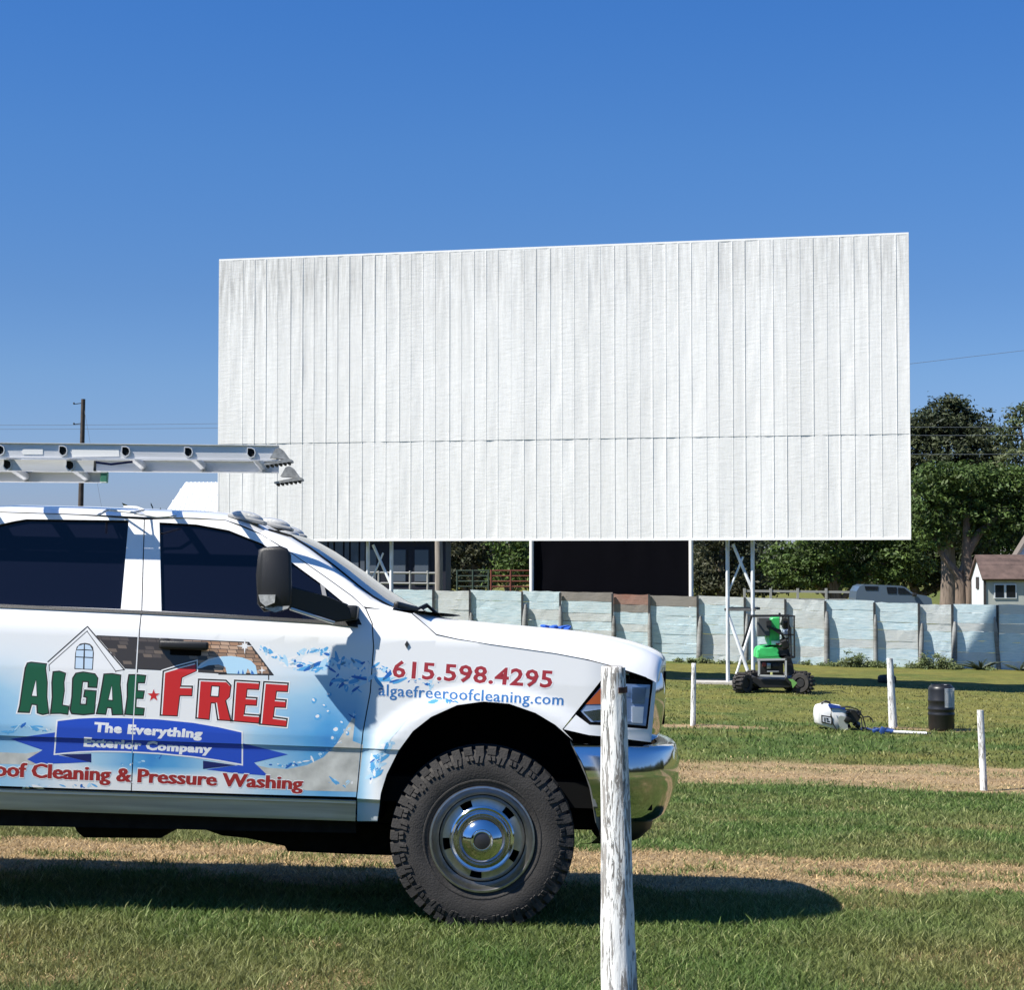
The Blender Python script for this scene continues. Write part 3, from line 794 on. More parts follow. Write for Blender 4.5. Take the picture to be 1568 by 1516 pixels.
# head lamps -------------------------------------------------------------
lamp_l = loop((883, 1091), (922, 1041), (970, 1040), (1000, 1044), (992, 1116), (925, 1110.5), (903, 1109.5))
bm = panel_bm([lamp_l], off=-.012, rim=.04); b2 = mirrored(bm)
hl = finish(bm, 'headlight', M_void, truck, 30)
hlf = finish(b2, 'headlight', M_void, truck, 30)
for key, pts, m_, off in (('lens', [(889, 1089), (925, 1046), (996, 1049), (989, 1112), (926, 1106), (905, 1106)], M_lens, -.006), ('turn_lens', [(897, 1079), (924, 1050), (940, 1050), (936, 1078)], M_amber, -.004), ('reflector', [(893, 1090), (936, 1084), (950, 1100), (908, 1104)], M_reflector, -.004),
                          ('reflector', [(968, 1052), (990, 1053), (987, 1078), (968, 1076)], mat('lamp_sky_blue', (.25, .36, .55), .1, metal=.6), -.004), ('reflector', [(968, 1082), (986, 1083), (984, 1108), (968, 1107)], DECAL['white'], -.004)):  # blue panel carries the mirrored sky in its colour
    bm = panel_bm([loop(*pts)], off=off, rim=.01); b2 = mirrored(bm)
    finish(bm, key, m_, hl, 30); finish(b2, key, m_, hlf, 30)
# grille -----------------------------------------------------------------
def plan(pts, n=8):
    """mirror a near-side plan path (x, y) to the far side"""
    return pts + [(x, TW - y) for x, y in pts[::-1][(1 if abs(pts[-1][1] - TW / 2) < 1e-6 else 0):]]
zt = L(1010, 1012, .5).z; zb = L(1003, 1137, .4).z
g_near = L(1002, 1090, .16).x
gp_ = plan([(g_near - .03, .16), (g_near + .025, .22), (g_near + .045, .34), (g_near + .06, .6), (g_near + .065, 1.0)])
bm = bmesh.new(); rows = []
for z, dx in ((zt + .012, -.10), (zt + .005, -.03), (zt - .03, .0), (zt - .14, .022), (lerp(zt, zb, .55), .022), (zb + .08, .008), (zb + .03, -.01), (zb, -.06)):
    rows.append([Vector((x + dx, y, z)) for x, y in gp_])
grid(bm, rows); recalc(bm); grille = finish(bm, 'grille', M_chrome, truck, 40)
for y0, y1 in ((.40, .95), (1.05, 1.6)):
    for za, zb_ in ((zb + .09, lerp(zb, zt, .46)), (lerp(zb, zt, .54), zt - .05)):
        bm = bmesh.new(); box(bm, (g_near + .048, (y0 + y1) / 2, (za + zb_) / 2), (.05, y1 - y0, zb_ - za), None, 0, .006)
        for q in range(5): box(bm, (g_near + .060, (y0 + y1) / 2, lerp(za, zb_, (q + .7) / 5.4)), (.012, y1 - y0 - .02, .012), None, 1)
        finish(bm, 'grille_insert', [M_void, M_dsteel], grille, 30)
bm = bmesh.new(); lathe(bm, [(.07, 0), (.066, .02), (.03, .03), (0.001, .03)], (g_near + .085, 1.0, lerp(zb, zt, .52)), (1, 0, 0), 20)
finish(bm, 'badge', M_dsteel, grille, 40)
# bumper -----------------------------------------------------------------
def zpx(px, py, y): return L(px, py, y).z
bt = zpx(930, 1142, .02); bb = zpx(945, 1261, .05)
bp = [(.62, .015), (.73, .04), (.82, .095), (.885, .19), (.925, .34), (.955, .6), (.97, 1.0)]
prof = [(0, -.10), (0, -.012), (.03, .0), (.10, .007), (.2, .013), (.3, .0165), (.4, .0165), (.55, .008), (.75, -.016), (.92, -.045), (1, -.085), (1.02, -.14)]
bm = bmesh.new(); rows = []
for t, out in prof:
    z = lerp(bt, bb, t); xs0 = L(interp(lerp(1139, 1261, t), [(1139, 875), (1170, 893.5), (1210, 906), (1261, 915)]), lerp(1139, 1261, min(1, t)), .02).x
    near = [(xs0, .02 + .0), (lerp(xs0, .64, .5), .016)] + bp
    pts = plan(near); r = []
    for i, (x, y) in enumerate(pts):
        a = Vector(pts[max(i - 1, 0)]); b = Vector(pts[min(i + 1, len(pts) - 1)]); d = (b - a).normalized(); n = Vector((d.y, -d.x))
        sag = -.025 * math.exp(-((y - 1.0) / .9) ** 2) * 0
        r.append(Vector((x + n.x * out, y + n.y * out, z + sag)))
    rows.append(r)
grid(bm, rows); recalc(bm)
bmesh.ops.subdivide_edges(bm, edges=bm.edges[:], cuts=1, use_grid_fill=True, smooth=.3)
bumper = finish(bm, 'bumper', M_chrome, truck, 40)
zz = lerp(bt, bb, .32)
for yy, aa in ((.36, -28), (TW - .36, 28)):
    bm = bmesh.new(); box(bm, (.912, yy, zz - .03), (.02, .05, .17), (0, 0, R(aa)), 0, .01); finish(bm, 'bumper_guard', M_black, bumper, 40)
bm = bmesh.new(); rows = []
for z, ins in ((bb + .02, -.10), (bb - .05, -.11), (bb - .10, -.16), (bb - .11, -.22)):
    rows.append([Vector((x + ins + (.05 if i in (0, len(plan(bp)) - 1) else 0), lerp(y, 1.0, -ins * .4), z)) for i, (x, y) in enumerate(plan(bp))])
grid(bm, rows); recalc(bm); finish(bm, 'air_dam', M_black, truck, 40)
bm = bmesh.new(); box(bm, (.62, TW / 2, bt + .02), (.26, TW - .16, .09), None, 0, .01); finish(bm, 'bumper_filler', M_void, truck)
# wheel well -------------------------------------------------------------
bm = bmesh.new(); ap = [S(*p) for p in arch]; end = [Vector((.55, 0, .42)), ]
arc = [Vector((p.x, p.y + .012, p.z)) for p in ap] + [Vector((ap[-1].x + .03, .05, ap[-1].z - .06)), Vector((.50, .05, .66)), Vector((.545, .06, .54)), Vector((.56, .07, .40))]
rows = [arc, [Vector((lerp(p.x, 0, .02), .22, lerp(p.z, .5, .01))) for p in arc], [Vector((p.x * .96, .62, p.z)) for p in arc]]
grid(bm, rows)
prism(bm, [(p.x * 1.02, p.z + .01) for p in arc] , .60, .64)
b2 = mirrored(bm); finish(b2, 'wheel_well', M_void, truck, 40); finish(bm, 'wheel_well', M_void, truck, 40)
bm = panel_bm([[(p.x, p.z) for p in ap[-1:]] + [(.50, .66), (.545, .54), (.57, .40), (.59, .40)] + loop((913, 1262), (904, 1210), (891, 1170), (874, 1139))], off=-.03, rim=.05)
finish(bm, 'arch_trim', mat('arch_grey', (.22, .22, .21), .5), truck, 30)
# inner dark liner behind the panel gaps ----------------------------------
bm = bmesh.new()
lin = loop((-110, 940), (216, 945), (540, 960), (640, 960), (690, 990), (690, 1076), (640, 1108), (600, 1150), (580, 1200), (570, 1250), (200, 1240), (-110, 1230))
add_bm(bm, panel_bm([lin], off=-.028, rim=0)); add_bm(bm, mirrored(panel_bm([lin], off=-.028, rim=0)))
for a, b in (((212, 790), (226, 940)),):
    add_bm(bm, panel_bm([loop((205, 796), (230, 796), (230, 945), (205, 945))], off=-.024, rim=0))
l2 = loop((-92, 790), (220, 798), (345, 803), (400, 825), (450, 856), (500, 890), (548, 930), (560, 950), (540, 945), (490, 903), (440, 868), (400, 846), (345, 822), (230, 808), (-92, 806))
add_bm(bm, panel_bm([l2], off=-.024, rim=0))
box(bm, (-.9, TW / 2, .62), (3.4, TW - .2, .12), None)
finish(bm, 'inner_shell', M_void, truck)
finish(far, 'far_side', M_white, truck, 28)
bm = bmesh.new(); mm = [edge[0], rseam[0]]
cabx = rseam[2][0]
box(bm, (cabx - .03, TW / 2, 1.47), (.05, TW - .46, .86), None, 0, .02); box(bm, (cabx - .03, TW / 2, .8), (.05, TW - .12, .6), None, 0, .02)
finish(bm, 'cab_back', M_white, truck, 40)
# door handle, badge, mirror ----------------------------------------------
bm = bmesh.new(); a = S(246, 985); b = S(321, 992)
box(bm, (lerp(a.x, b.x, .5), a.y - .028, lerp(a.z, b.z, .5)), (.235, .03, .042), (0, R(0), 0), 0, .012, 3)
box(bm, (a.x + .02, a.y - .012, a.z), (.05, .03, .05), None, 0, .008)
box(bm, (lerp(a.x, b.x, .52), a.y - .004, a.z - .03), (.15, .012, .05), None, 1, .005)
finish(bm, 'door_handle', [M_black, M_void], front_door, 40)
for x0 in (-.90,):
    bm = bmesh.new(); a2 = Vector((a.x - 1.12, a.y, a.z + .005))
    box(bm, (a2.x + .11, a2.y - .028, a2.z), (.235, .03, .042), None, 0, .012, 3); box(bm, (a2.x + .02, a2.y - .012, a2.z), (.05, .03, .05), None, 0, .008)
    finish(bm, 'door_handle', [M_black], rear_door, 40)
bm = bmesh.new(); c = S(623, 987)
prism(bm, [(c.x, c.z - .018), (c.x + .010, c.z), (c.x, c.z + .018), (c.x - .010, c.z)], c.y - .006, c.y + .01)
finish(bm, 'fender_badge', M_dsteel, fender)
bm = panel_bm([loop((502, 916), (528, 926), (546, 943), (553, 957), (500, 951))], off=.002, rim=.02); finish(bm, 'mirror_sail', M_black, front_door, 30)
# mirror: head, arm, lens
def mp(px, py, y): return L(px, py, y)
bm = bmesh.new(); yo = -.17
def head_loop(y, g):
    pts = [(396 - g, 842 - g), (404, 838 - g), (430, 836 - g), (440, 840 - g), (446 + g, 850), (447 + g, 900), (447 + g, 925 + g), (436, 934 + g), (404, 937 + g), (394 - g, 925), (392 - g, 880)]
    return [mp(p[0], p[1], y) for p in pts]
lo = [head_loop(-.146, -3), head_loop(-.150, 0), head_loop(-.172, 0), head_loop(-.184, -1.5), head_loop(-.190, -5)]
vs = [[bm.verts.new(p) for p in l] for l in lo]; n = len(lo[0])
for i in range(len(vs) - 1):
    for k in range(n): bm.faces.new((vs[i][k], vs[i][(k + 1) % n], vs[i + 1][(k + 1) % n], vs[i + 1][k]))
bm.faces.new(vs[0]); bm.faces.new(vs[-1][::-1]); recalc(bm)
mirror = finish(bm, 'mirror', M_black, truck, 50)
bm = bmesh.new(); A = [mp(440, 896, -.165), mp(500, 913, -.10), mp(534, 926, -.045), mp(541, 950, -.045), mp(512, 953, -.07), mp(440, 930, -.165)]
B = [p + Vector((0, .055, 0)) for p in A]
va = [bm.verts.new(p) for p in A]; vb = [bm.verts.new(p) for p in B]
bm.faces.new(va); bm.faces.new(vb[::-1])
for k in range(6): bm.faces.new((va[k], va[(k + 1) % 6], vb[(k + 1) % 6], vb[k]))
bmesh.ops.bevel(bm, geom=bm.edges[:], offset=.008, segments=2, affect='EDGES'); recalc(bm)
box(bm, (A[3].x - .02, .03, (A[2].z + A[3].z) / 2), (.075, .15, .07), None, 0, .01)
finish(bm, 'mirror_arm', M_black, mirror, 50)
bm = bmesh.new(); A = [mp(441, 929, -.12), mp(500, 952, -.045), mp(520, 950, -.04), mp(447, 925, -.12)]
bar(bm, mp(444, 932, -.15), mp(512, 954, -.09), .035, .014, 0, .004); finish(bm, 'arm_trim', mat('trim_silver', (.6, .6, .6), .3, metal=.6), mirror, 40)
bm = bmesh.new()
prism(bm, [(p.x, p.z) for p in (mp(396, 911, -.196), mp(422, 911, -.196), mp(421, 923, -.196), mp(407, 929, -.196), mp(399, 922, -.196))], -.206, -.18)
finish(bm, 'signal_lens', M_lensgrey, mirror, 40)
bm = bmesh.new()
prism(bm, [(p.x, p.z) for p in (mp(398, 929, -.2), mp(443, 928, -.2), mp(440, 932, -.2), mp(420, 938, -.2))], -.19, -.11)
finish(bm, 'puddle_lamp', M_lensgrey, mirror, 40)
# cargo box behind the cab (past the left edge of the picture) --------------
bx0, bx1 = cabx - .10, cabx - 2.65; rwx = -4.3
archr = [(rwx - .62, .55), (rwx - .58, .80), (rwx - .42, 1.0), (rwx - .2, 1.09), (rwx, 1.11), (rwx + .2, 1.09), (rwx + .42, 1.0), (rwx + .58, .80), (rwx + .62, .55)]
out = [(bx1, .55)] + archr + [(bx0, .52), (bx0, 1.47), (bx1, 1.47)]
bm = bmesh.new(); pb = panel_bm([out], rim=.06, yfun=lambda x, z: interp(z, YS) - .10 * sm((.86 - math.hypot(x - rwx, z - .42)) / .16))
add_bm(bm, mirrored(pb)); add_bm(bm, pb)
box(bm, ((bx0 + bx1) / 2, TW / 2, .86), (bx0 - bx1, TW - .3, .06)); box(bm, (bx0 - .03, TW / 2, 1.1), (.05, TW - .14, .56)); box(bm, (bx1 + .03, TW / 2, 1.1), (.05, TW - .14, .6))
for y in (.12, TW - .12): box(bm, ((bx0 + bx1) / 2, y, 1.45), (bx0 - bx1 - .02, .08, .05))
finish(bm, 'cargo_box', M_white, truck, 30)
# ladder rack on the cargo box
LZ = L(-100, 730, .45).z - .06
for x in (bx0 - .12, bx1 + .3):
    bm = bmesh.new()
    for y in (.12, TW - .12): bar(bm, (x, y, 1.45), (x, y, LZ - .03), .05)
    bar(bm, (x, .06, LZ - .01), (x, TW - .06, LZ - .01), .05)
    finish(bm, 'ladder_rack', M_dsteel, truck)
# chassis ------------------------------------------------------------------
bm = bmesh.new()
for y in (.42, TW - .42): bar(bm, (.8, y, .52), (-5.1, y, .52), .09, .18)
uz = lambda px, py: L(px, py, .5)
def und(pts, y0, y1): prism(bm, [(L(px, py, y0).x, L(px, py, y0).z) for px, py in pts], y0, y1)
und([(-140, 1236), (545, 1254), (545, 1276), (380, 1273), (260, 1270), (-140, 1262)], .16, .40)
und([(112, 1262), (262, 1262), (256, 1276), (246, 1284), (128, 1283), (118, 1274)], .5, 1.3)
und([(300, 1266), (600, 1262), (640, 1280), (640, 1312), (530, 1308), (440, 1304), (436, 1296), (378, 1284), (340, 1280)], .7, 1.25)
und([(352, 1262), (376, 1262), (376, 1276), (356, 1274)], .45, .6)
bar(bm, (.02, .3, .38), (.02, TW - .3, .38), .10); lathe(bm, [(.12, -.12), (.15, 0), (.12, .12)], (.0, .75, .38), (1, 0, 0), 16, 0, True, True)
bar(bm, (rwx, .3, .42), (rwx, TW - .3, .42), .11)
bar(bm, (-.2, TW - .55, .40), (rwx, TW - .8, .48), .09)
finish(bm, 'chassis', M_under, truck)
# wheels -------------------------------------------------------------------
def tyre_bm():
    bm = bmesh.new(); seg = 96
    prof = [(.232, .055), (.236, .020), (.25, .012), (.285, .003), (.32, 0), (.355, .004), (.378, .012), (.392, .022), (.404, .040), (.408, .08), (.408, .22), (.404, .26), (.392, .278), (.35, .297), (.30, .30), (.25, .288), (.232, .25)]
    lathe(bm, prof, (0, 0, 0), (0, 1, 0), seg)
    # raised rings of the side wall
    lathe(bm, [(.262, .010), (.264, .0045), (.270, .0040), (.272, .007)], (0, 0, 0), (0, 1, 0), seg)
    def P3(r, a, y): return Vector((math.cos(a) * r, y, math.sin(a) * r))
    def block(quadfn, a0, a1):
        ps = quadfn(a0, a1); v = [bm.verts.new(p) for p in ps]
        for q in ((0, 1, 2, 3), (7, 6, 5, 4), (0, 4, 5, 1), (1, 5, 6, 2), (2, 6, 7, 3), (3, 7, 4, 0)): bm.faces.new([v[i] for i in q])
    N = 46
    for k in range(N):
        a = 2 * math.pi * k / N; w = 2 * math.pi / N * .74
        ext = .008 if k % 2 else .0
        for side in (0, 1):
            f = (lambda y: y) if side == 0 else (lambda y: .30 - y)
            # shoulder block
            block(lambda a0, a1: [P3(.385 - ext, a0, f(.010 - .004 * (ext > 0))), P3(.385 - ext, a1, f(.010 - .004 * (ext > 0))), P3(.402, a1, f(.10)), P3(.402, a0, f(.10)),
                                  P3(.417, a0 + .006, f(.016)), P3(.417, a1 - .006, f(.016)), P3(WR, a1 - .004, f(.09)), P3(WR, a0 + .004, f(.09))], a, a + w)
            # side biter: a pair of crooked ribs under the shoulder
            r0 = .345 if k % 2 else .358
            for s0, s1 in ((.0, .30), (.42, .72)):
                b0, b1 = a + w * 1.3 * s0, a + w * 1.3 * s1; sk = .018 if k % 2 else -.010
                block(lambda c0, c1: [P3(r0, c0 + sk, f(.004)), P3(r0, c1 + sk, f(.004)), P3(.381, c1, f(.018)), P3(.381, c0, f(.018)),
                                      P3(r0 + .002, c0 + sk + .004, f(-.004)), P3(r0 + .002, c1 + sk - .004, f(-.004)), P3(.380, c1 - .003, f(.006)), P3(.380, c0 + .003, f(.006))], b0, b1)
        for y0, y1, sh in ((.105, .145, .02), (.155, .195, .06)):
            block(lambda a0, a1: [P3(.404, a0 + sh, y0), P3(.404, a1 + sh, y0), P3(.404, a1 + sh, y1), P3(.404, a0 + sh, y1), P3(WR, a0 + sh, y0), P3(WR, a1 + sh, y0), P3(WR, a1 + sh, y1), P3(WR, a0 + sh, y1)], a, a + w)
    recalc(bm); return bm
def rim_bm():
    bm = bmesh.new(); seg = 64
    lathe(bm, [(.240, .035), (.243, .012), (.240, .004), (.232, .003), (.226, .012), (.218, .035), (.208, .052), (.200, .058)], (0, 0, 0), (0, 1, 0), seg, 0)
    lathe(bm, [(.200, .058), (.196, .075), (.193, .115), (.180, .125)], (0, 0, 0), (0, 1, 0), seg, 1)
    # disc between r .125 and .193 with five openings
    y0 = .050; n = 60
    for k in range(n):
        a0, a1 = 2 * math.pi * k / n, 2 * math.pi * (k + 1) / n
        ph = (k + 4) % 12
        for ra, rb in ((.118, .150), (.150, .181), (.181, .196)):
            hole = ph < 3 and (ra, rb) == (.150, .181)
            yy0 = y0 - .016 if ra < .13 else y0; yy1 = y0 if rb < .19 else y0 + .012
            if hole: continue
            f = bm.faces.new([bm.verts.new((math.cos(a) * r, y, math.sin(a) * r)) for r, a, y in ((ra, a0, yy0), (rb, a0, yy1), (rb, a1, yy1), (ra, a1, yy0))]); f.material_index = 0
    bmesh.ops.remove_doubles(bm, verts=bm.verts[:], dist=1e-5)
    lathe(bm, [(.195, .13), (.001, .13)], (0, 0, 0), (0, 1, 0), seg, 2)
    recalc(bm); return bm
def hub_bm():
    bm = bmesh.new()
    lathe(bm, [(.128, .04), (.128, .022), (.122, .016), (.114, .018), (.110, .024), (.106, .012), (.100, -.004), (.097, .004), (.094, .000), (.088, -.020), (.076, -.040), (.060, -.054), (.044, -.062), (.042, -.066), (.036, -.067), (.035, -.062), (.001, -.061)], (0, 0, 0), (0, 1, 0), 56, 0)
    recalc(bm); return bm
def badge_bm():
    bm = bmesh.new(); lathe(bm, [(.034, -.0615), (.030, -.0635), (.001, -.0645)], (0, 0, 0), (0, 1, 0), 30); recalc(bm); return bm
wp = L(738, 1292.5, .0)
def make_wheel():
    w = finish(tyre_bm(), 'wheel', M_rub, truck, 35)
    rm = finish(rim_bm(), 'rim', [M_steel, M_dsteel, M_void], w, 30)
    finish(hub_bm(), 'hub_cap', M_chrome, w, 35); finish(badge_bm(), 'hub_badge', mat('hub_badge_dark', (.05, .05, .055), .35, metal=.5), w, 40)
    return w
w0 = make_wheel(); w0.location = (wp.x, -.01, .405); w0.scale = (1.045, 1, 1.045)
w0.rotation_euler = (0, R(11), 0)
for ch in w0.children:
    if ch.name.startswith('hub'): ch.scale = (1.16, 1.0, 1.16)
def copy_wheel(loc, flip):
    c = w0.copy(); COL.objects.link(c); c.parent = truck; c.location = loc; c.rotation_euler = (0, R(11), R(180) if flip else 0)
    for ch in list(w0.children):
        d = ch.copy(); COL.objects.link(d); d.parent = c
copy_wheel((wp.x, TW, WR - .012), True)
for y, fl in ((-.05, False), (.62, True), (TW - .62, False), (TW + .05, True)): copy_wheel((rwx, y, WR - .012), fl)

# ------------------------------------------------------------------ ladder
lad = bpy.data.objects.new('extension_ladder', None); COL.objects.link(lad); lad.matrix_world = TM
tag(lad, 'aluminium extension ladder lying across the roof of the white pickup', 'ladder')
LY0, LY1 = -.01, .41
a0, a1 = L(-1150, 678, LY0), L(427, 694, LY0)
b0, b1 = L(-1150, 704, LY1), L(427, 715.5, LY1)
def lrail(bm, p0, p1, h, sgn, t=.004, fl=.028):
    d = p1 - p0; c = (p0 + p1) / 2; ang = math.atan2(-d.z, d.x)
    box(bm, c, (d.length, t, h), (0, ang, 0), 0)
    for s in (1, -1): box(bm, c + Vector((0, sgn * fl / 2, s * (h / 2 - t / 2))), (d.length, fl, t), (0, ang, 0), 0)
bm = bmesh.new(); lrail(bm, a0, a1, .076, -1, .004, .014); near_rail = finish(bm, 'rail', M_alu, lad)
bm = bmesh.new(); lrail(bm, b0, b1, .062, -1); finish(bm, 'rail', M_alu, lad)
M_hole = mat('rung_bore', (.01, .01, .01), .9)
def rung(px, py, p0, p1, q0, q1, y0, y1, parent):
    x = L(px, py, y0).x
    za = lerp(p0.z, p1.z, (x - p0.x) / (p1.x - p0.x)); zb_ = lerp(q0.z, q1.z, (x - q0.x) / (q1.x - q0.x))
    bm = bmesh.new(); A = Vector((x, y0 - .012, za)); B = Vector((x, y1 + .006, zb_)); d = (B - A)
    sec = [(-.021, .026), (.002, .026), (.017, .018), (.022, .0), (.017, -.018), (.0, -.027), (-.013, -.020), (-.021, -.008)]
    ringv = []
    for q, sc in ((A, .8), (A, 1.0), (A + d * .03, 1.0), (A + d * .031, .84), (B, .84)):
        ringv.append([bm.verts.new(q + Vector((sx * sc, 0, sz * sc))) for sx, sz in sec])
    n = len(sec)
    for i in range(len(ringv) - 1):
        for k in range(n): bm.faces.new((ringv[i][k], ringv[i][(k + 1) % n], ringv[i + 1][(k + 1) % n], ringv[i + 1][k]))
    bk = [bm.verts.new(A + Vector((sx * .8, .009, sz * .8))) for sx, sz in sec]
    for k in range(n):
        f = bm.faces.new((ringv[0][k], ringv[0][(k + 1) % n], bk[(k + 1) % n], bk[k])); f.material_index = 1
    f = bm.faces.new(bk); f.material_index = 1
    recalc(bm); finish(bm, 'rung', [M_alu, M_hole], parent, 40)
for k in range(15): rung(385 - 96 * k, 693, a0, a1, b0, b1, LY0, LY1, lad)
# fly section, nested below
fa0, fa1 = L(-1250, 697, LY0 + .05), L(147, 713.5, LY0 + .05)
fb0, fb1 = L(-1250, 722, LY1 - .02), L(165, 731.5, LY1 - .02)
bm = bmesh.new(); lrail(bm, fa0, fa1, .054, 1); fr = finish(bm, 'rail', M_alu, lad)
bm = bmesh.new(); lrail(bm, fb0, fb1, .054, -1); fr2 = finish(bm, 'rail', M_alu, lad)
for k in range(14): rung(108 - 96 * k, 712, fa0, fa1, fb0, fb1, LY0 + .05, LY1 - .02, lad)
bm = bmesh.new(); box(bm, (fb1.x - .015, fb1.y - .008, fb1.z), (.036, .03, .056), None, 0, .004); finish(bm, 'end_cap', mat('green_cap', (.03, .15, .10), .5), fr2)
bm = bmesh.new(); box(bm, (fa1.x - .004, fa1.y - .004, fa1.z), (.012, .012, .05), None, 0, .002); finish(bm, 'end_cap', M_dsteel, fr)
for pts, nm in (([(36, 688), (66, 686), (66, 696), (36, 696), (33, 692)], 'sticker'), ([(110, 686), (182, 686), (183, 699), (111, 700)], 'sticker')):
    bm = bmesh.new(); prism(bm, [(L(px, py, LY0).x, L(px, py, LY0).z) for px, py in pts], LY0 - .0045, LY0 - .0025)
    finish(bm, nm, dmat('sticker_paper', (.75, .75, .74)), near_rail)
M_shoe = mat('shoe_metal', (.33, .33, .32), .5, metal=.5, var=.3, vscale=40)
for (sx, sy, yy) in ((412, 704, LY0), (428, 732, LY1)):
    bm = bmesh.new()
    def q(px, py): p = L(sx + px, sy + py, yy); return (p.x, p.z)
    prism(bm, [q(2, -2), q(10, -16), q(16, -18), q(22, -14), q(32, 0)], yy - .02, yy - .010); prism(bm, [q(2, -2), q(10, -16), q(16, -18), q(22, -14), q(32, 0)], yy + .016, yy + .026)
    sh = finish(bm, 'shoe', M_shoe, lad)
    bm = bmesh.new(); prism(bm, [q(-7, 7), q(30, -1), q(36, 1), q(36, 4), q(-2, 9), q(-7, 9)], yy - .035, yy + .045)
    for k in range(6): prism(bm, [q(-4 + 6.6 * k, 9.5 - k * .9), q(-.5 + 6.6 * k, 9 - k * .9), q(-1 + 6.6 * k, 12 - k * .9), q(-3.5 + 6.6 * k, 12 - k * .9)], yy - .03, yy + .04, 1)
    finish(bm, 'shoe_pad', [M_shoe, M_rub], sh)
# tie rope ends on the roof
def rope(bm, m):
    o = finish(bm, 'rope', m, None, 60); o.matrix_world = TM; return o
M_ropew = mat('rope_white', (.6, .6, .58), .8)
bm = bmesh.new(); rp = [L(px, py, y) for px, py, y in ((150, 789, .12), (165, 781, .25), (185, 783, .2), (205, 785, .14), (220, 781, .2), (210, 777, .3), (190, 776, .34))]
tube(bm, rp, .006, 6); tag(rope(bm, M_ropew), 'thin pale rope looped on the pickup roof above the rear window', 'rope'); bm = bmesh.new(); tube(bm, [L(px, py, y) for px, py, y in ((205, 786, .12), (240, 792, .13), (270, 790, .16))], .005, 6); tag(rope(bm, M_ropew), 'short pale rope end trailing forward over the front door of the pickup', 'rope'); bm = bmesh.new()
tube(bm, [L(147, 708, LY0 + .02), L(170, 711, LY0 + .02), L(203, 707, LY0 + .03)], .006, 6); tag(rope(bm, mat('rope_blue', (.01, .02, .12), .8)), 'dark blue rope stretched along the underside of the ladder rail', 'rope')
bm = bmesh.new(); c = L(855, 962, 1.25)
for k in range(5): box(bm, (c.x + .024 * (k - 2), 1.25 + random.uniform(-.05, .05), c.z + .002 + .004 * (k % 2)), (.035, .2, .014), (random.uniform(-.1, .1), random.uniform(-.1, .1), random.uniform(-.5, .5)), 0, .008)
o = finish(bm, 'blue_rag', mat('rag_blue', (.02, .10, .45), .9, var=.3, vscale=20), None, 40); o.matrix_world = TM
tag(o, 'crumpled blue rag lying on the far side of the pickup hood', 'rag')
# ------------------------------------------------------------------ drive-in screen
SA = P(333, 830, 51.6); SB = P(1395, 827, 47.35)
s_len = math.hypot(SB.x - SA.x, SB.y - SA.y); s_rot = math.atan2(SB.y - SA.y, SB.x - SA.x)
s_mid = Vector(((SA.x + SB.x) / 2, (SA.y + SB.y) / 2, 0)); s_mid.z = gz(s_mid.x, s_mid.y)
screen = thing('movie_screen', 'huge white drive-in movie screen of ribbed metal panels on white truss legs', 'movie screen', s_mid, s_rot)
ZT, ZS, ZB = 10.32 - s_mid.z, 5.06 - s_mid.z, 2.31 - s_mid.z
NP = 54
def screen_material():
    m = mat('screen_paint', (.8, .8, .8), .5); g = NB(m); z = g.sep(g.obj())[2]
    streak = g.noise(g.obj((5, 1, .35)), 2.2, 6, .65); fine = g.noise(g.obj((9, 1, 1.2)), 3.0, 6, .7); patch = g.noise(g.obj((.35, 1, .35)), 1.0, 4)
    cross = g.noise(g.obj((.9, 1, 9)), 1.6, 4, .6)
    top = g.ramp(g.math('DIVIDE', g.math('SUBTRACT', z, ZT - 3.2), 3.2), (0, .22), (.4, .45), (.75, .95), (1, 1.0))
    st = g.math('MULTIPLY', g.ramp(streak, (.38, 0.0), (.66, 1.0)), top)
    c = g.mix(g.math('MULTIPLY', st, g.ramp(g.math('DIVIDE', g.math('ADD', g.sep(g.obj())[0], s_len / 2), s_len), (0, .95), (.25, .6), (.6, .45), (.85, .5), (1, .7))), (.80, .80, .79), (.34, .335, .32))
    c = g.mix(g.math('MULTIPLY', g.ramp(fine, (.48, 0.0), (.72, 1.0)), .45), c, (.60, .59, .57))
    c = g.mix(g.math('MULTIPLY', g.ramp(cross, (.60, 0.0), (.66, 1.0)), .30), c, (.60, .59, .58))
    c = g.mix(g.math('MULTIPLY', g.ramp(patch, (.4, 0.0), (.7, 1.0)), .18), c, (.68, .67, .64))
    wn_ = g.nt.nodes.new('ShaderNodeTexWhiteNoise'); wn_.noise_dimensions = '1D'
    g.link(g.math('FLOOR', g.math('DIVIDE', g.math('ADD', g.sep(g.obj())[0], 50.0), s_len / NP)), wn_.inputs['W'])
    c = g.mix(1.0, c, g.ramp(wn_.outputs[0], (0.0, .90), (1.0, 1.0)), 'MULTIPLY')
    g.color(c); b = g.noise(g.obj((3.0, 1, .5)), 1.4, 3); b2 = g.noise(g.obj((1.3, 1, 5)), 2.4, 5, .6, .5)
    g.bump(g.math('ADD', g.math('MULTIPLY', b, .6), g.math('MULTIPLY', b2, .8)), .2, .04)
    return m
M_screen = screen_material(); M_trim = mat('screen_trim', (.80, .80, .79), .45)
rs = random.Random(21)
NP = 54
xe = [-s_len / 2 + s_len * k / NP + (rs.uniform(-.025, .025) if 0 < k < NP else 0) for k in range(NP + 1)]
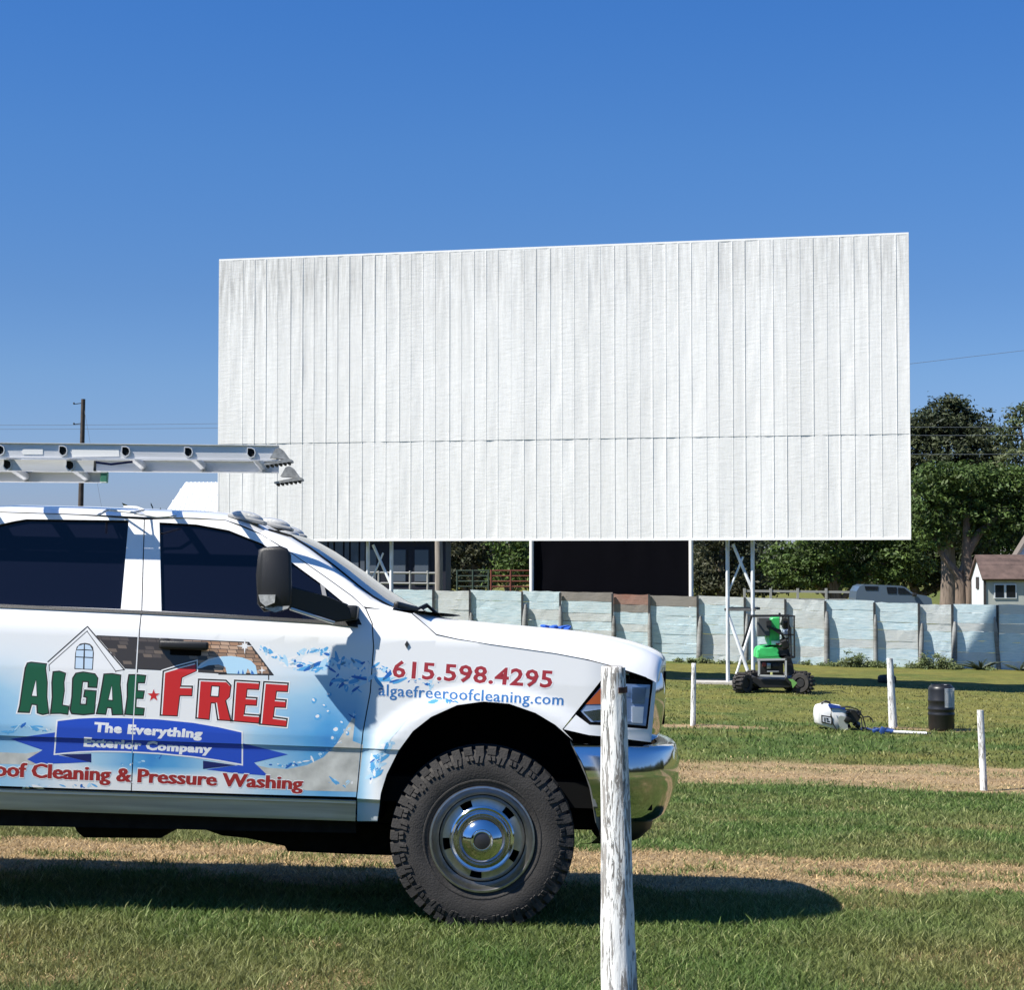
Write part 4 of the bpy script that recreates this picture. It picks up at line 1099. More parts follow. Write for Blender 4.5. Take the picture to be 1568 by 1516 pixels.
for nm, z0, z1, yo in (('upper_panel', ZS, ZT - .05, 0.0), ('lower_panel', ZB + .05, ZS + .02, .009)):
    bm = bmesh.new(); nz = 26 if nm[0] == 'u' else 14
    for k in range(NP):
        ph = rs.random() * 100; amp = rs.uniform(.002, .010); rows = []; tw = rs.uniform(-.006, .006)
        for i in range(nz + 1):
            z = lerp(z0, z1, i / nz)
            row = []
            for j in range(5):
                t = j / 4; e = 4 * t * (1 - t)
                y = yo + e * amp * (mnoise.noise(Vector((ph, z * .9, t * 1.5))) * 2.0 + .3) + tw * (t - .5)
                row.append((lerp(xe[k], xe[k + 1], t), y, z))
            rows.append(row)
        grid(bm, rows)
        if k:
            w = rs.uniform(.016, .028); d = rs.uniform(.003, .010)
            x = xe[k]; prism(bm, [(x - w / 2, z0), (x + w / 2, z0), (x + w / 2, z1), (x - w / 2, z1)], yo - d, yo + .01)
    for f in bm.faces: f.smooth = True
    o = finish(bm, nm, M_screen, screen, 30)
bm = bmesh.new()
box(bm, (0, .034, ZT - .022), (s_len, .07, .05)); box(bm, (0, .034, ZB + .024), (s_len, .07, .055))
for s in (-1, 1): box(bm, (s * (s_len / 2 - .012), .036, (ZT + ZB) / 2), (.03, .07, ZT - ZB - .11))
finish(bm, 'edge_trim', M_trim, screen, 30)
bm = bmesh.new()
for k in range(14): x = -s_len / 2 + .3 + k * (s_len - .6) / 13; box(bm, (x, .22, (ZT + ZB) / 2), (.10, .20, ZT - ZB - .1))
for k in range(7): box(bm, (0, .13, lerp(ZB + .2, ZT - .2, k / 6)), (s_len - .2, .08, .12))
finish(bm, 'back_frame', mat('back_steel', (.10, .10, .11), .7, metal=.3), screen)
M_leg = mat('leg_paint', (.74, .76, .78), .5, var=.25, vscale=5, stretch=(1, 1, .6)); M_legd = mat('leg_steel_dark', (.10, .10, .10), .6, var=.4, vscale=6)
def sloc(px, py, yl):
    """screen-local point on the sight line at local depth yl"""
    c, s = math.cos(s_rot), math.sin(s_rot); o = Vector((0, 0, CAM_Z)) - s_mid; d = ray(px, py)
    oy = -o.x * s + o.y * c; dy = -d.x * s + d.y * c; t = (yl - oy) / dy; p = o + d * t
    return Vector((p.x * c + p.y * s, yl, p.z))
def ground_local(x, y):
    c, s = math.cos(s_rot), math.sin(s_rot); X = s_mid.x + x * c - y * s; Y = s_mid.y + x * s + y * c
    return gz(X, Y) - s_mid.z
def tower(pxl, pxr):
    for px, yl in ((pxl, .40), (pxr, .40), (pxl + 1, 1.7), (pxr + 1, 1.7)):
        a = sloc(px, 838, yl); a.z = ZB - .15 if yl < 1 else ZB + 3.2; x = a.x
        bm = bmesh.new(); tube(bm, [(x, yl, ground_local(x, yl) - .1), (x, yl, a.z + .5)], .045, 10)
        finish(bm, 'tower_leg', M_leg, screen, 50)
    xl = sloc(pxl, 838, .4).x; xr = sloc(pxr, 838, .4).x
    zg = ground_local(xl, .4); zm = zg + (ZB - zg) * .52
    for p, q, r in (((xl + .15, .42, ZB - .1), (xr, .42, zm + .5), .04), ((xr - .25, .46, zm + 2.3 - .9), (xl, .46, zm + .4), .028), ((xl, .42, zm - .1), (xr - .05, .42, zg + .1), .045), ((xr, .47, zm - .3), (xl + .15, .47, zg + .05), .035)):
        bm = bmesh.new(); tube(bm, [p, q], r, 8); finish(bm, 'brace', M_leg, screen, 50)
    for a_, b_, w_ in [((xl - .08, yl, zm), (xr + .08, yl, zm), .07) for yl in (.4, 1.7)] + [((x, .4, zm + .02), (x, 1.7, zm + .02), .05) for x in (xl, xr)] + [((x, .3, ZB + .1), (x, 1.75, ZB + 3.4), .06) for x in (xl, xr)]:
        bm = bmesh.new(); bar(bm, a_, b_, w_); finish(bm, 'brace', M_legd, screen, 50)
    bm = bmesh.new(); box(bm, ((xl + xr) / 2 - .3, .6, zg + .02), (1.9, .6, .12), None, 0, .02); finish(bm, 'footing', mat('concrete', (.38, .36, .32), .9, var=.2, vscale=8), screen)
tower(1113.5, 1152); tower(563, 599)

# unseen sheet added behind the screen to cast the diagonal shadow on the fence
bm = bmesh.new(); tdir = to_sun * (9.5 / to_sun.length); cs_, sn_ = math.cos(s_rot), math.sin(s_rot); vv = []
for px, py in ((1448, 1050), (1541, 900), (1596, 900), (1596, 1050)):
    p = P(px, py, 60.0) + tdir - s_mid; vv.append(bm.verts.new((p.x * cs_ + p.y * sn_, -p.x * sn_ + p.y * cs_, p.z)))
bm.faces.new(vv); co = [v.co.copy() for v in vv]; bmesh.ops.solidify(bm, geom=bm.faces[:], thickness=.05)
for v, zz_ in ((co[1], ZT - 2.5), (co[2], ZT - 2.5)): bar(bm, v, (min(v.x, s_len / 2 - .6), .35, zz_), .12)
finish(bm, 'added_shadow_sheet', mat('shadow_sheet_grey', (.30, .31, .32), .6, metal=.3), screen)
# ------------------------------------------------------------------ board fence
FY = 60.0
def fx(px): return (px - 784) / F * FY
fence = thing('board_fence', 'long pale blue weathered board fence with grey posts behind the movie screen', 'fence', (0, FY, 0))
def paint_wood(name, base, dark, bare, bare_amt, streak=1.0):
    m = mat(name, base, .75); g = NB(m)
    n = g.noise(g.obj((.8, 1, 9)), 3.0, 7, .65, .4); n2 = g.noise(g.obj((1.5, 1, 24)), 5.0, 6, .7, .3); n3 = g.noise(g.obj((.5, 1, 1.2)), 1.4, 4)
    c = g.mix(g.ramp(n, (.40, 0.0), (.64, .9 * streak)), base, dark)
    c = g.mix(g.math('MULTIPLY', g.ramp(n2, (.52, 0.0), (.70, 1.0)), .45), c, tuple(v * .62 for v in dark))
    c = g.mix(g.math('MULTIPLY', g.ramp(g.math('MULTIPLY_ADD', n2, .5, g.math('MULTIPLY', n3, .5)), (.5 - bare_amt * .5, 0.0), (.62 - bare_amt * .5, 1.0)), min(1, .25 + bare_amt)), c, bare)
    g.color(c); g.bump(g.math('ADD', n, n2), .35, .02); return m
M_blue = paint_wood('pale_blue_boards', (.80, .93, .97), (.50, .70, .79), (.66, .68, .66), .05)
M_blue2 = paint_wood('whitish_boards', (.86, .90, .90), (.66, .76, .79), (.55, .54, .50), .2)
M_bare = paint_wood('bare_boards', (.30, .27, .25), (.20, .17, .15), (.36, .33, .30), .5)
M_redb = paint_wood('red_worn_boards', (.46, .13, .075), (.33, .14, .09), (.40, .34, .30), .28)
M_fpost = paint_wood('grey_posts', (.17, .165, .155), (.07, .068, .062), (.50, .53, .55), .14)
M_stud = mat('dark_stud', (.045, .05, .055), .85, var=.4, vscale=6)
posts_px = [-900, -780, -660, -540, -420, -300, -180, -60, 60, 180, 300, 420, 510, 585, 664, 720, 800, 858, 938, 994, 1068, 1140, 1202, 1263, 1338, 1406, 1457, 1526, 1574, 1640, 1710, 1790, 1880, 1980, 2100, 2240, 2380]
rs = random.Random(9)
def ftop(px): return CAM_Z - (interp(px, [(-900, 870), (600, 901), (855, 907), (1058, 911), (1300, 921), (1568, 927), (2400, 950)]) - 860) / F * FY
for k in range(len(posts_px) - 1):
    pa, pb = posts_px[k], posts_px[k + 1]; xa, xb = fx(pa), fx(pb)
    bm = bmesh.new(); za, zb_ = ftop(pa), ftop(pb); ga, gb = gz(xa, FY) - .05, gz(xb, FY) - .05
    nb = 7; cutz = [0] + [j / nb + rs.uniform(-.02, .02) for j in range(1, nb)] + [1]
    worn = 855 < (pa + pb) / 2 < 1062
    sw = rs.uniform(-.022, .022); hz_ = rs.uniform(-.045, .03); za += hz_; zb_ += hz_ + rs.uniform(-.02, .02)
    for j in range(nb):
        t0, t1 = cutz[j], cutz[j + 1] - .002; yo = rs.uniform(-.004, .004) + sw
        mi = 0 if rs.random() < .72 else 1
        if worn and j == nb - 1: mi = 2 if k % 2 else 3
        if worn and j == nb - 2: mi = 2 if k % 3 == 0 else mi
        if pa == 1406 and j > 3: mi = 1
        nseg = 6; jt = [rs.uniform(-.014, .014) for _ in range(nseg + 1)]; jb = [rs.uniform(-.006, .006) for _ in range(nseg + 1)]
        front = []; 
        for q in range(nseg + 1):
            u = q / nseg; x = lerp(xa + .004, xb - .004, u); g0, tp = lerp(ga, gb, u), lerp(za, zb_, u)
            front.append((x, lerp(g0, tp, t0) + jb[q], lerp(g0, tp, t1) + jt[q]))
        lo = [bm.verts.new((x, yo, a)) for x, a, b in front]; hi = [bm.verts.new((x, yo + rs.uniform(-.006, .006), b)) for x, a, b in front]
        lo2 = [bm.verts.new((x, yo + .03, a)) for x, a, b in front]; hi2 = [bm.verts.new((x, yo + .03, b)) for x, a, b in front]
        for q in range(nseg):
            for f in ((lo[q], lo[q + 1], hi[q + 1], hi[q]), (hi[q], hi[q + 1], hi2[q + 1], hi2[q]), (lo2[q], hi2[q], hi2[q + 1], lo2[q + 1]), (lo[q], lo2[q], lo2[q + 1], lo[q + 1])):
                bm.faces.new(f).material_index = mi
        for f in ((lo[0], hi[0], hi2[0], lo2[0]), (lo[-1], lo2[-1], hi2[-1], hi[-1])): bm.faces.new(f).material_index = mi
    finish(bm, 'board_panel', [M_blue, M_blue2, M_bare, M_redb], fence)
for k, px in enumerate(posts_px):
    x = fx(px); g0 = gz(x, FY) - .1; tp = ftop(px); hgt = rs.uniform(.66, .84); zt = lerp(g0, tp, hgt); lean = rs.uniform(-.13, .10); r = rs.uniform(.065, .10)
    bm = bmesh.new(); n = 12; rings = []
    for i in range(9):
        t = i / 8; rr = r * (1.06 - .12 * t) * (1 if i < 7 else (.82 if i == 7 else .45)); z = lerp(g0, zt, min(1, t * 1.02)) + (.03 if i == 8 else 0)
        rings.append([bm.verts.new((x + .02 + lean * t + math.cos(2 * math.pi * q / n) * rr * (1 + .12 * mnoise.noise(Vector((q, k, i * .3)))), -.075 + math.sin(2 * math.pi * q / n) * rr, z)) for q in range(n)])
    for i in range(8):
        for q in range(n): bm.faces.new((rings[i][q], rings[i][(q + 1) % n], rings[i + 1][(q + 1) % n], rings[i + 1][q]))
    bm.faces.new(rings[-1]); recalc(bm); finish(bm, 'post', M_fpost, fence, 60)
    bm = bmesh.new(); box(bm, (x - .01, -.045, lerp(g0, tp, .5)), (.07, .06, (tp - g0) * .99)); finish(bm, 'stud', M_stud, fence)

# ------------------------------------------------------------------ white speaker posts
def peel_material(name, amt, base=(.80, .80, .78)):
    m = mat(name, base, .7); g = NB(m)
    n = g.noise(g.obj((1, 1, .11)), 62, 8, .72, .8); n2 = g.noise(g.obj((1, 1, .16)), 26, 6, .7, .4); n3 = g.noise(g.obj((1, 1, .5)), 7, 4)
    q = g.math('ADD', g.math('MULTIPLY', n, .55), g.math('ADD', g.math('MULTIPLY', n2, .33), g.math('MULTIPLY', n3, .16)))
    f = g.ramp(q, (.548 - amt, 0.0), (.575 - amt, 1.0))
    wood = g.ramp(n2, (.35, (.11, .10, .09)), (.65, (.34, .32, .30)))
    g.color(g.mix(f, base, wood))
    g.bump(g.math('SUBTRACT', g.math('MULTIPLY', n2, .8), g.math('MULTIPLY', f, .55)), .75, .010); return m
M_peel = peel_material('peeling_white_paint', .018); M_peel2 = peel_material('white_post_paint', .008, (.74, .74, .72))
M_rust = mat('rusty_strap', (.10, .045, .03), .9, var=.4, vscale=60)
M_endgrain = mat('end_grain', (.22, .20, .17), .95, var=.4, vscale=40)
def white_post(label, top, base, Y, w0, w1, m, big=False):
    """top/base: photo pixels; w0/w1 widths in pixels at top and base"""
    b = P(*base, Y); t = P(*top, Y); gzv = gz(b.x, Y); s = F / Y
    o = thing('speaker_post', label, 'post', (b.x, Y, gzv), 0, 'white wooden posts standing in the field')
    bm = bmesh.new(); n = 28 if big else 14; ni = 60 if big else 16; rings = []
    hz = t.z - gzv
    for i in range(ni + 1):
        u = i / ni; r = lerp(w1, w0, u) / s / 2; cx = (t.x - b.x) * u; z = -.12 + (hz + .12) * u; ring = []
        for q in range(n):
            a = 2 * math.pi * q / n; k = 1 + .06 * math.cos(2 * a + .7) + .09 * mnoise.noise(Vector((math.cos(a) * 2.5, math.sin(a) * 2.5, z * .7 + b.x)))
            if big: k += .05 * mnoise.noise(Vector((math.cos(a) * 14, math.sin(a) * 14, z * 3))) + .03 * mnoise.noise(Vector((math.cos(a) * 30, math.sin(a) * 30, z * 9)))
            ring.append(bm.verts.new((cx + math.cos(a) * r * k, math.sin(a) * r * k, z)))
        rings.append(ring)
    for i in range(ni):
        for q in range(n): bm.faces.new((rings[i][q], rings[i][(q + 1) % n], rings[i + 1][(q + 1) % n], rings[i + 1][q]))
    inner = [bm.verts.new((v.co.x * .86 + (t.x - b.x) * .14, v.co.y * .86, v.co.z + .004)) for v in rings[-1]]
    for q in range(n): bm.faces.new((rings[-1][q], rings[-1][(q + 1) % n], inner[(q + 1) % n], inner[q]))
    f = bm.faces.new(inner); f.material_index = 1
    recalc(bm); finish(bm, 'shaft', [m, M_endgrain], o, 55)
    return o, hz, (t.x - b.x)
po, hz, lx = white_post('close white post with cracked peeling paint in front of the pickup grille', (939, 1022), (950, 1562), 7.0, 35, 55, M_peel, True)
bm = bmesh.new(); zb0 = hz - (1056 - 1022) / 400.0
for a0 in range(7):
    a = math.radians(-72 + a0 * 13); a2 = math.radians(-72 + (a0 + 1) * 13); rr = .0525
    bm.faces.new([bm.verts.new((lx * .93 + math.cos(q) * rr, math.sin(q) * rr, zb0 + dz)) for q, dz in ((a, -.011), (a2, -.011), (a2, .011), (a, .011))])
bmesh.ops.remove_doubles(bm, verts=bm.verts[:], dist=1e-4)
for f in bm.faces:
    f.normal_update()
bmesh.ops.solidify(bm, geom=bm.faces[:], thickness=.003)
finish(bm, 'strap', M_rust, po, 40)
white_post('slim white post just right of the pickup bumper, standing on a bare patch', (1062.5, 1016), (1061, 1111), 36.0, 6.5, 8.5, M_peel2)
white_post('white post leaning between the toppled spray tank and the black drum', (1362.5, 1008.5), (1368, 1113), 36.6, 9, 13, M_peel2)
white_post('white post with dark top standing nearest the right edge of the field', (1501, 1088), (1507, 1212.5), 26.3, 9.5, 10.5, M_peel2)

# ------------------------------------------------------------------ black drum
c = P(1441.5, 1117, 36.5); c.z = gz(c.x, 36.5)
drum = thing('plastic_drum', 'black plastic drum with a white label standing in the grass', 'drum', c)
bm = bmesh.new(); r = .255
prof = [(.22, 0), (r - .012, .012), (r, .05), (r, .28), (r + .010, .30), (r + .010, .325), (r, .345), (r, .385), (r + .010, .405), (r + .010, .43), (r, .45), (r, .56), (r + .008, .575), (r + .008, .60), (r, .615), (r, .80), (r - .01, .845), (r - .035, .875), (r - .05, .88), (r - .055, .905), (r - .075, .905), (r - .08, .870), (.001, .865)]
lathe(bm, prof, (0, 0, 0), (0, 0, 1), 36); recalc(bm); finish(bm, 'barrel', mat('drum_plastic', (.012, .012, .013), .38, var=.3, vscale=6), drum, 35)
bm = bmesh.new(); a0, a1 = -88, -28
rows = [[Vector((math.cos(R(lerp(a0, a1, k / 8))) * (r + .012), math.sin(R(lerp(a0, a1, k / 8))) * (r + .012), z)) for k in range(9)] for z in (.46, .56, .66, .76, .84)]
grid(bm, rows); bmesh.ops.solidify(bm, geom=bm.faces[:], thickness=.002); recalc(bm); lb = finish(bm, 'label', mat('label_paper', (.72, .75, .78), .5, var=.06, vscale=20), drum, 40)
bm = bmesh.new()
for z0_, z1_, q0, q1 in ((.80, .82, .12, .6), (.77, .785, .12, .8), (.50, .515, .15, .9), (.535, .545, .15, .7)):
    rows = [[Vector((math.cos(R(lerp(a0, a1, lerp(q0, q1, k / 5)))) * (r + .0155), math.sin(R(lerp(a0, a1, lerp(q0, q1, k / 5)))) * (r + .0155), z)) for k in range(6)] for z in (z0_, z1_)]; grid(bm, rows)
finish(bm, 'label_print', mat('label_ink', (.35, .40, .46), .6), lb)
bm = bmesh.new()
for x, y in ((-.11, -.05), (.10, .04)): lathe(bm, [(.035, .862), (.035, .89), (.03, .893), (.001, .893)], (x, y, 0), (0, 0, 1), 14)
recalc(bm); finish(bm, 'bung', mat('bung_white', (.6, .6, .6), .5), drum, 40)

# ------------------------------------------------------------------ toppled spray tank
WB = P(1287, 1117, 36.0); WB.z = gz(WB.x, 36.0)
washer = thing('spray_tank', 'white spray tank unit with black motor and blue lid lying on its side', 'spray tank', WB)
def zw(X, Y, d=0.0): p = P(1220 + X / 4.506, 1020 + Y / 4.506, 36.0 + d); return p - WB
bm = bmesh.new()
out = [zw(*p) for p in ((140, 300), (150, 280), (185, 270), (300, 282), (340, 310), (352, 360), (348, 440), (330, 447), (280, 440), (160, 408), (143, 390))]
lo = []
for y, sc in ((-.0, .9), (.03, 1.0), (.38, 1.0), (.42, .9)):
    cen = sum(out, Vector()) / len(out); lo.append([bm.verts.new((cen.x + (p.x - cen.x) * sc, y, cen.z + (p.z - cen.z) * sc)) for p in out])
n = len(out)
for i in range(3):
    for k in range(n): bm.faces.new((lo[i][k], lo[i][(k + 1) % n], lo[i + 1][(k + 1) % n], lo[i + 1][k]))
bm.faces.new(lo[0]); bm.faces.new(lo[-1]); recalc(bm); bmesh.ops.subdivide_edges(bm, edges=bm.edges[:], cuts=1, smooth=.5)
body = finish(bm, 'tank_body', mat('tank_white', (.72, .72, .70), .45, var=.08, vscale=10), washer, 60)
def plate(name, pts, y, m, th=.012, parent=washer):
    bm = bmesh.new(); prism(bm, [(zw(*p).x, zw(*p).z) for p in pts], y - th, y); recalc(bm); return finish(bm, name, m, parent)
M_bl = mat('motor_black', (.012, .012, .013), .5)
pl = plate('plate_frame', [(168, 338), (244, 350), (242, 408), (170, 392)], -.008, M_bl)
plate('plate', [(176, 347), (237, 357), (235, 399), (178, 384)], -.021, mat('plate_grey', (.6, .62, .64), .4), .004, pl)
for q in ([(188, 356), (196, 357), (196, 384), (188, 382)], [(202, 358), (216, 360), (216, 372), (203, 370)], [(204, 376), (226, 380), (226, 388), (204, 384)]): plate('plate_mark', q, -.026, M_bl, .003, pl)
plate('blue_lid', [(214, 268), (232, 262), (300, 276), (335, 290), (330, 304), (290, 292), (226, 290)], .02, mat('lid_blue', (.02, .06, .30), .4), .05)
plate('grey_side', [(286, 350), (300, 342), (340, 352), (352, 440), (300, 442), (284, 420)], -.03, mat('tank_grey', (.30, .32, .28), .6), .02)
bm = bmesh.new(); rs = random.Random(4)
for k in range(15):
    X, Y = rs.uniform(330, 440), rs.uniform(318, 428); p = zw(X, Y); box(bm, (p.x, rs.uniform(.0, .35), p.z), (rs.uniform(.06, .14), rs.uniform(.08, .2), rs.uniform(.05, .11)), (rs.uniform(-.4, .4), rs.uniform(-.6, .6), 0), 1 if k % 5 == 0 else 0, .01)
p0 = zw(395, 350); lathe(bm, [(.001, -.02), (.12, -.02), (.13, .0), (.13, .3)], (p0.x, .02, p0.z), (0, 1, 0), 18, 0)
recalc(bm); finish(bm, 'motor', [M_bl, mat('motor_metal', (.45, .46, .48), .35, metal=.7)], washer, 35)
bm = bmesh.new(); hp = [zw(*p) for p in ((178, 278), (182, 256), (205, 247), (230, 254), (238, 272))]; tube(bm, [p + Vector((0, .1, 0)) for p in hp], .022, 8); finish(bm, 'handle', M_bl, washer, 60)
for i, pts in enumerate([((240, 290), (236, 340), (250, 400), (275, 438)), ((300, 285), (360, 282), (420, 300), (455, 350), (470, 400), (475, 438)), ((330, 300), (400, 310), (445, 360), (452, 430)), ((455, 352), (500, 350), (520, 372), (528, 388))]):
    bm = bmesh.new(); tube(bm, [zw(X, Y, -.06 - .05 * (k % 2)) for k, (X, Y) in enumerate(pts)], .014, 6); finish(bm, 'hose', M_bl, washer, 60)
bm = bmesh.new(); ctrl = []
for k in range(26):
    t = k / 25; X = 440 + 220 * t; x = zw(X, 430).x; y = -.1 + .22 * math.sin(t * 17) * (1 - t * .3); wx = WB.x + x; ctrl.append((x, y, gz(wx, 36 + y) - WB.z + .025 + .02 * abs(math.sin(t * 9))))
tube(bm, ctrl, .016, 6); finish(bm, 'hose', mat('hose_blue', (.02, .035, .12), .5), washer, 60)
c = P(1393, 1122, 35.2); c.z = gz(c.x, 35.2) + .03
wand = thing('spray_wand', 'white wand with blue grip lying on grass near the leaning white post', 'spray wand', c)
bm = bmesh.new(); tube(bm, [(-.30, .10, .02), (.32, -.02, .0)], .030, 8); finish(bm, 'tube', mat('wand_white', (.75, .75, .74), .4), wand, 60)
bm = bmesh.new(); tube(bm, [(.32, -.02, .0), (.40, -.035, .0)], .018, 8); finish(bm, 'tip', M_bl, wand, 60)
bm = bmesh.new(); tube(bm, [(-.50, .14, .05), (-.30, .10, .02)], .040, 8); box(bm, (-.5, .12, .03), (.10, .06, .16), (0, .4, 0), 0, .01); box(bm, (-.62, .16, .04), (.12, .08, .06), (0, -.3, .2), 0, .01)
finish(bm, 'grip', mat('grip_blue', (.02, .06, .22), .5), wand, 40)

# ------------------------------------------------------------------ green lift machine
MB = P(1181, 1060, 46.2); MB.z = gz(MB.x, 46.2)
lift = thing('boom_lift', 'small green wheeled boom lift parked in front of the fence', 'boom lift', MB)
def z7(X, Y, d=0.0): p = P(960 + X / 4.61, 800 + Y / 4.61, 46.2 + d); return p - MB
M_green = mat('machine_green', (.05, .50, .13), .4, var=.15, vscale=5); M_mblk = mat('machine_black', (.014, .014, .015), .55, var=.3, vscale=8); M_mgrey = mat('machine_grey', (.45, .46, .45), .5)
def mplate(name, pts, y0, y1, m, parent=lift, bev=0.0):
    bm = bmesh.new(); prism(bm, [(z7(*p).x, z7(*p).z) for p in pts], y0, y1); recalc(bm)
    if bev: bmesh.ops.bevel(bm, geom=bm.edges[:], offset=bev, segments=1, affect='EDGES')
    return finish(bm, name, m, parent, 30)
def mwheel(X, Y, y, rad, wdt, yaw=0):
    p = z7(X, Y, y); bm = bmesh.new()
    lathe(bm, [(.001, .06), (rad * .5, .06), (rad * .55, .0), (rad * .9, .0), (rad, .05), (rad, wdt - .05), (rad * .9, wdt), (rad * .55, wdt), (.001, wdt - .06)], (0, 0, 0), (0, 1, 0), 24)
    for k in range(16):
        a = 2 * math.pi * k / 16
        for s in (0, 1):
            box(bm, (math.cos(a + s * .2) * (rad + .012), wdt * (.28 + .44 * s), math.sin(a + s * .2) * (rad + .012)), (.05, wdt * .46, .05), (0, -a - s * .2, .4 * (1 - 2 * s)))
    recalc(bm); o = finish(bm, 'wheel', M_rub, lift, 40); o.location = (p.x, p.y, rad + .01); o.rotation_euler = (0, 0, yaw)
    bm = bmesh.new(); lathe(bm, [(.001, .02), (.10, .02), (.14, .055)], (0, 0, 0), (0, 1, 0), 16); recalc(bm); finish(bm, 'rim', M_mblk, o, 40)
mwheel(850, 1140, -.55, .245, .30, R(48)); mwheel(1220, 1140, -.45, .255, .30, R(-30)); mwheel(900, 1120, .75, .235, .28, R(20)); mwheel(1160, 1130, .75, .235, .28, R(-10))
mplate('chassis', [(800, 1080), (900, 1085), (925, 1105), (1125, 1105), (1200, 1080), (1260, 1090), (1230, 1130), (1130, 1165), (930, 1165), (860, 1120)], -.28, .75, M_mblk, bev=.02)
mplate('hood', [(908, 960), (910, 905), (925, 878), (1010, 868), (1050, 872), (1058, 900), (1060, 935), (1085, 945), (1085, 962)], -.30, .45, M_green, bev=.03)
mplate('mast', [(1000, 868), (1003, 700), (1020, 672), (1075, 668), (1075, 870)], -.12, .22, M_green, bev=.015)
mplate('mast_cover', [(1002, 870), (985, 840), (975, 800), (1002, 790)], -.1, .18, mat('machine_pale_green', (.20, .45, .33), .4))
mplate('warning_plate', [(1014, 836), (1075, 836), (1075, 862), (1014, 862)], -.150, -.135, mat('plate_white', (.7, .7, .68), .5))
mplate('warning_plate', [(1045, 852), (1075, 852), (1075, 862), (1045, 862)], -.156, -.151, mat('plate_red', (.45, .05, .03), .5))
mplate('control_box', [(920, 672), (1000, 672), (1000, 800), (915, 802)], -.22, .05, mat('box_grey', (.06, .065, .07), .6), bev=.01)
mplate('control_handle', [(975, 695), (1010, 685), (1010, 735), (1075, 755), (1090, 790), (1070, 790), (1000, 745), (975, 735)], -.26, -.20, M_mblk)
bm = bmesh.new()
for a, b in (((880, 662), (1170, 660)), ((1085, 662), (1085, 740)), ((1165, 660), (1168, 950)), ((1140, 740), (1145, 940)), ((1085, 790), (1165, 790)), ((1125, 662), (1128, 840)), ((1100, 950), (1168, 950))):
    for y in (-.35, .55): bar(bm, z7(*a) * 1 + Vector((0, y - z7(*a).y, 0)), z7(*b) + Vector((0, y - z7(*b).y, 0)), .035)
for X, Y in ((882, 662), (1168, 661), (1167, 948)): p = z7(X, Y); bar(bm, (p.x, -.35, p.z), (p.x, .55, p.z), .035)
finish(bm, 'platform_cage', M_mblk, lift)
bm = bmesh.new(); rs = random.Random(8)
for k in range(8): p = z7(rs.uniform(1090, 1150), rs.uniform(700, 860)); box(bm, (p.x, rs.uniform(-.3, .1), p.z), (.16, .2, .2), (rs.uniform(-.3, .3), rs.uniform(-.5, .5), 0), 1 if k == 2 else 0, .02)
finish(bm, 'platform_controls', [M_mblk, mat('disc_blue', (.25, .30, .38), .4)], lift)
mplate('boom', [(1050, 870), (1085, 850), (1135, 900), (1165, 1010), (1172, 1075), (1125, 1075), (1110, 1000), (1060, 930)], -.25, .1, M_mblk, bev=.015)
bm = bmesh.new()
for a, b in (((920, 968), (920, 1078)), ((1108, 962), (1108, 1085)), ((915, 966), (1112, 963)), ((920, 1076), (1108, 1083))): bar(bm, (z7(*a).x, -.32, z7(*a).z), (z7(*b).x, -.32, z7(*b).z), .045)
finish(bm, 'engine_guard', M_mgrey, lift)
bm = bmesh.new(); p = z7(1015, 1020); box(bm, (p.x, .05, p.z), (.58, .5, .40), None, 0, .03)
for X, Y, w, h, mi in ((990, 1010, .10, .14, 1), (1040, 1010, .16, .10, 0), (960, 1000, .08, .1, 2), (1020, 1050, .3, .04, 1), (1010, 1065, .06, .10, 3)): q = z7(X, Y); box(bm, (q.x, -.24, q.z), (w, .1, h), None, mi, .01)
finish(bm, 'engine', [M_mblk, mat('engine_metal', (.35, .36, .36), .4, metal=.6), mat('engine_red', (.25, .04, .03), .5), mat('fluid_yellow', (.5, .5, .2), .5)], lift, 35)
bm = bmesh.new()
for a, b in (((1080, 640), (1060, 700)), ((880, 665), (815, 880)), ((1165, 1080), (1235, 1080))): bar(bm, z7(*a), z7(*b), .05)
bar(bm, z7(1120, 1100, -.4), z7(1180, 1160, -.4), .07); finish(bm, 'outrigger', M_mblk, lift)
mplate('foot_plate', [(1118, 1098), (1150, 1100), (1180, 1125), (1150, 1160), (1140, 1120)], -.5, -.46, mat('foot_green', (.18, .40, .10), .5))

# old tyre by the fence
c = P(1358, 1041, 51.3); c.z = gz(c.x, 51.3)
bm = bmesh.new(); lathe(bm, [(.16, .03), (.2, .0), (.28, .0), (.32, .05), (.32, .2), (.28, .25), (.2, .25), (.16, .22), (.16, .03)], (0, 0, 0), (0, 0, 1), 28); recalc(bm)
o = finish(bm, 'old_tyre', M_rub, None, 40); o.location = c; o.scale = (.8, .8, .8); o.rotation_euler = (.1, 0, 0); tag(o, 'worn black tyre lying flat on the grass near the fence', 'tyre')
# ------------------------------------------------------------------ behind the fence
def ploc(px, py, Y): return P(px, py, Y)
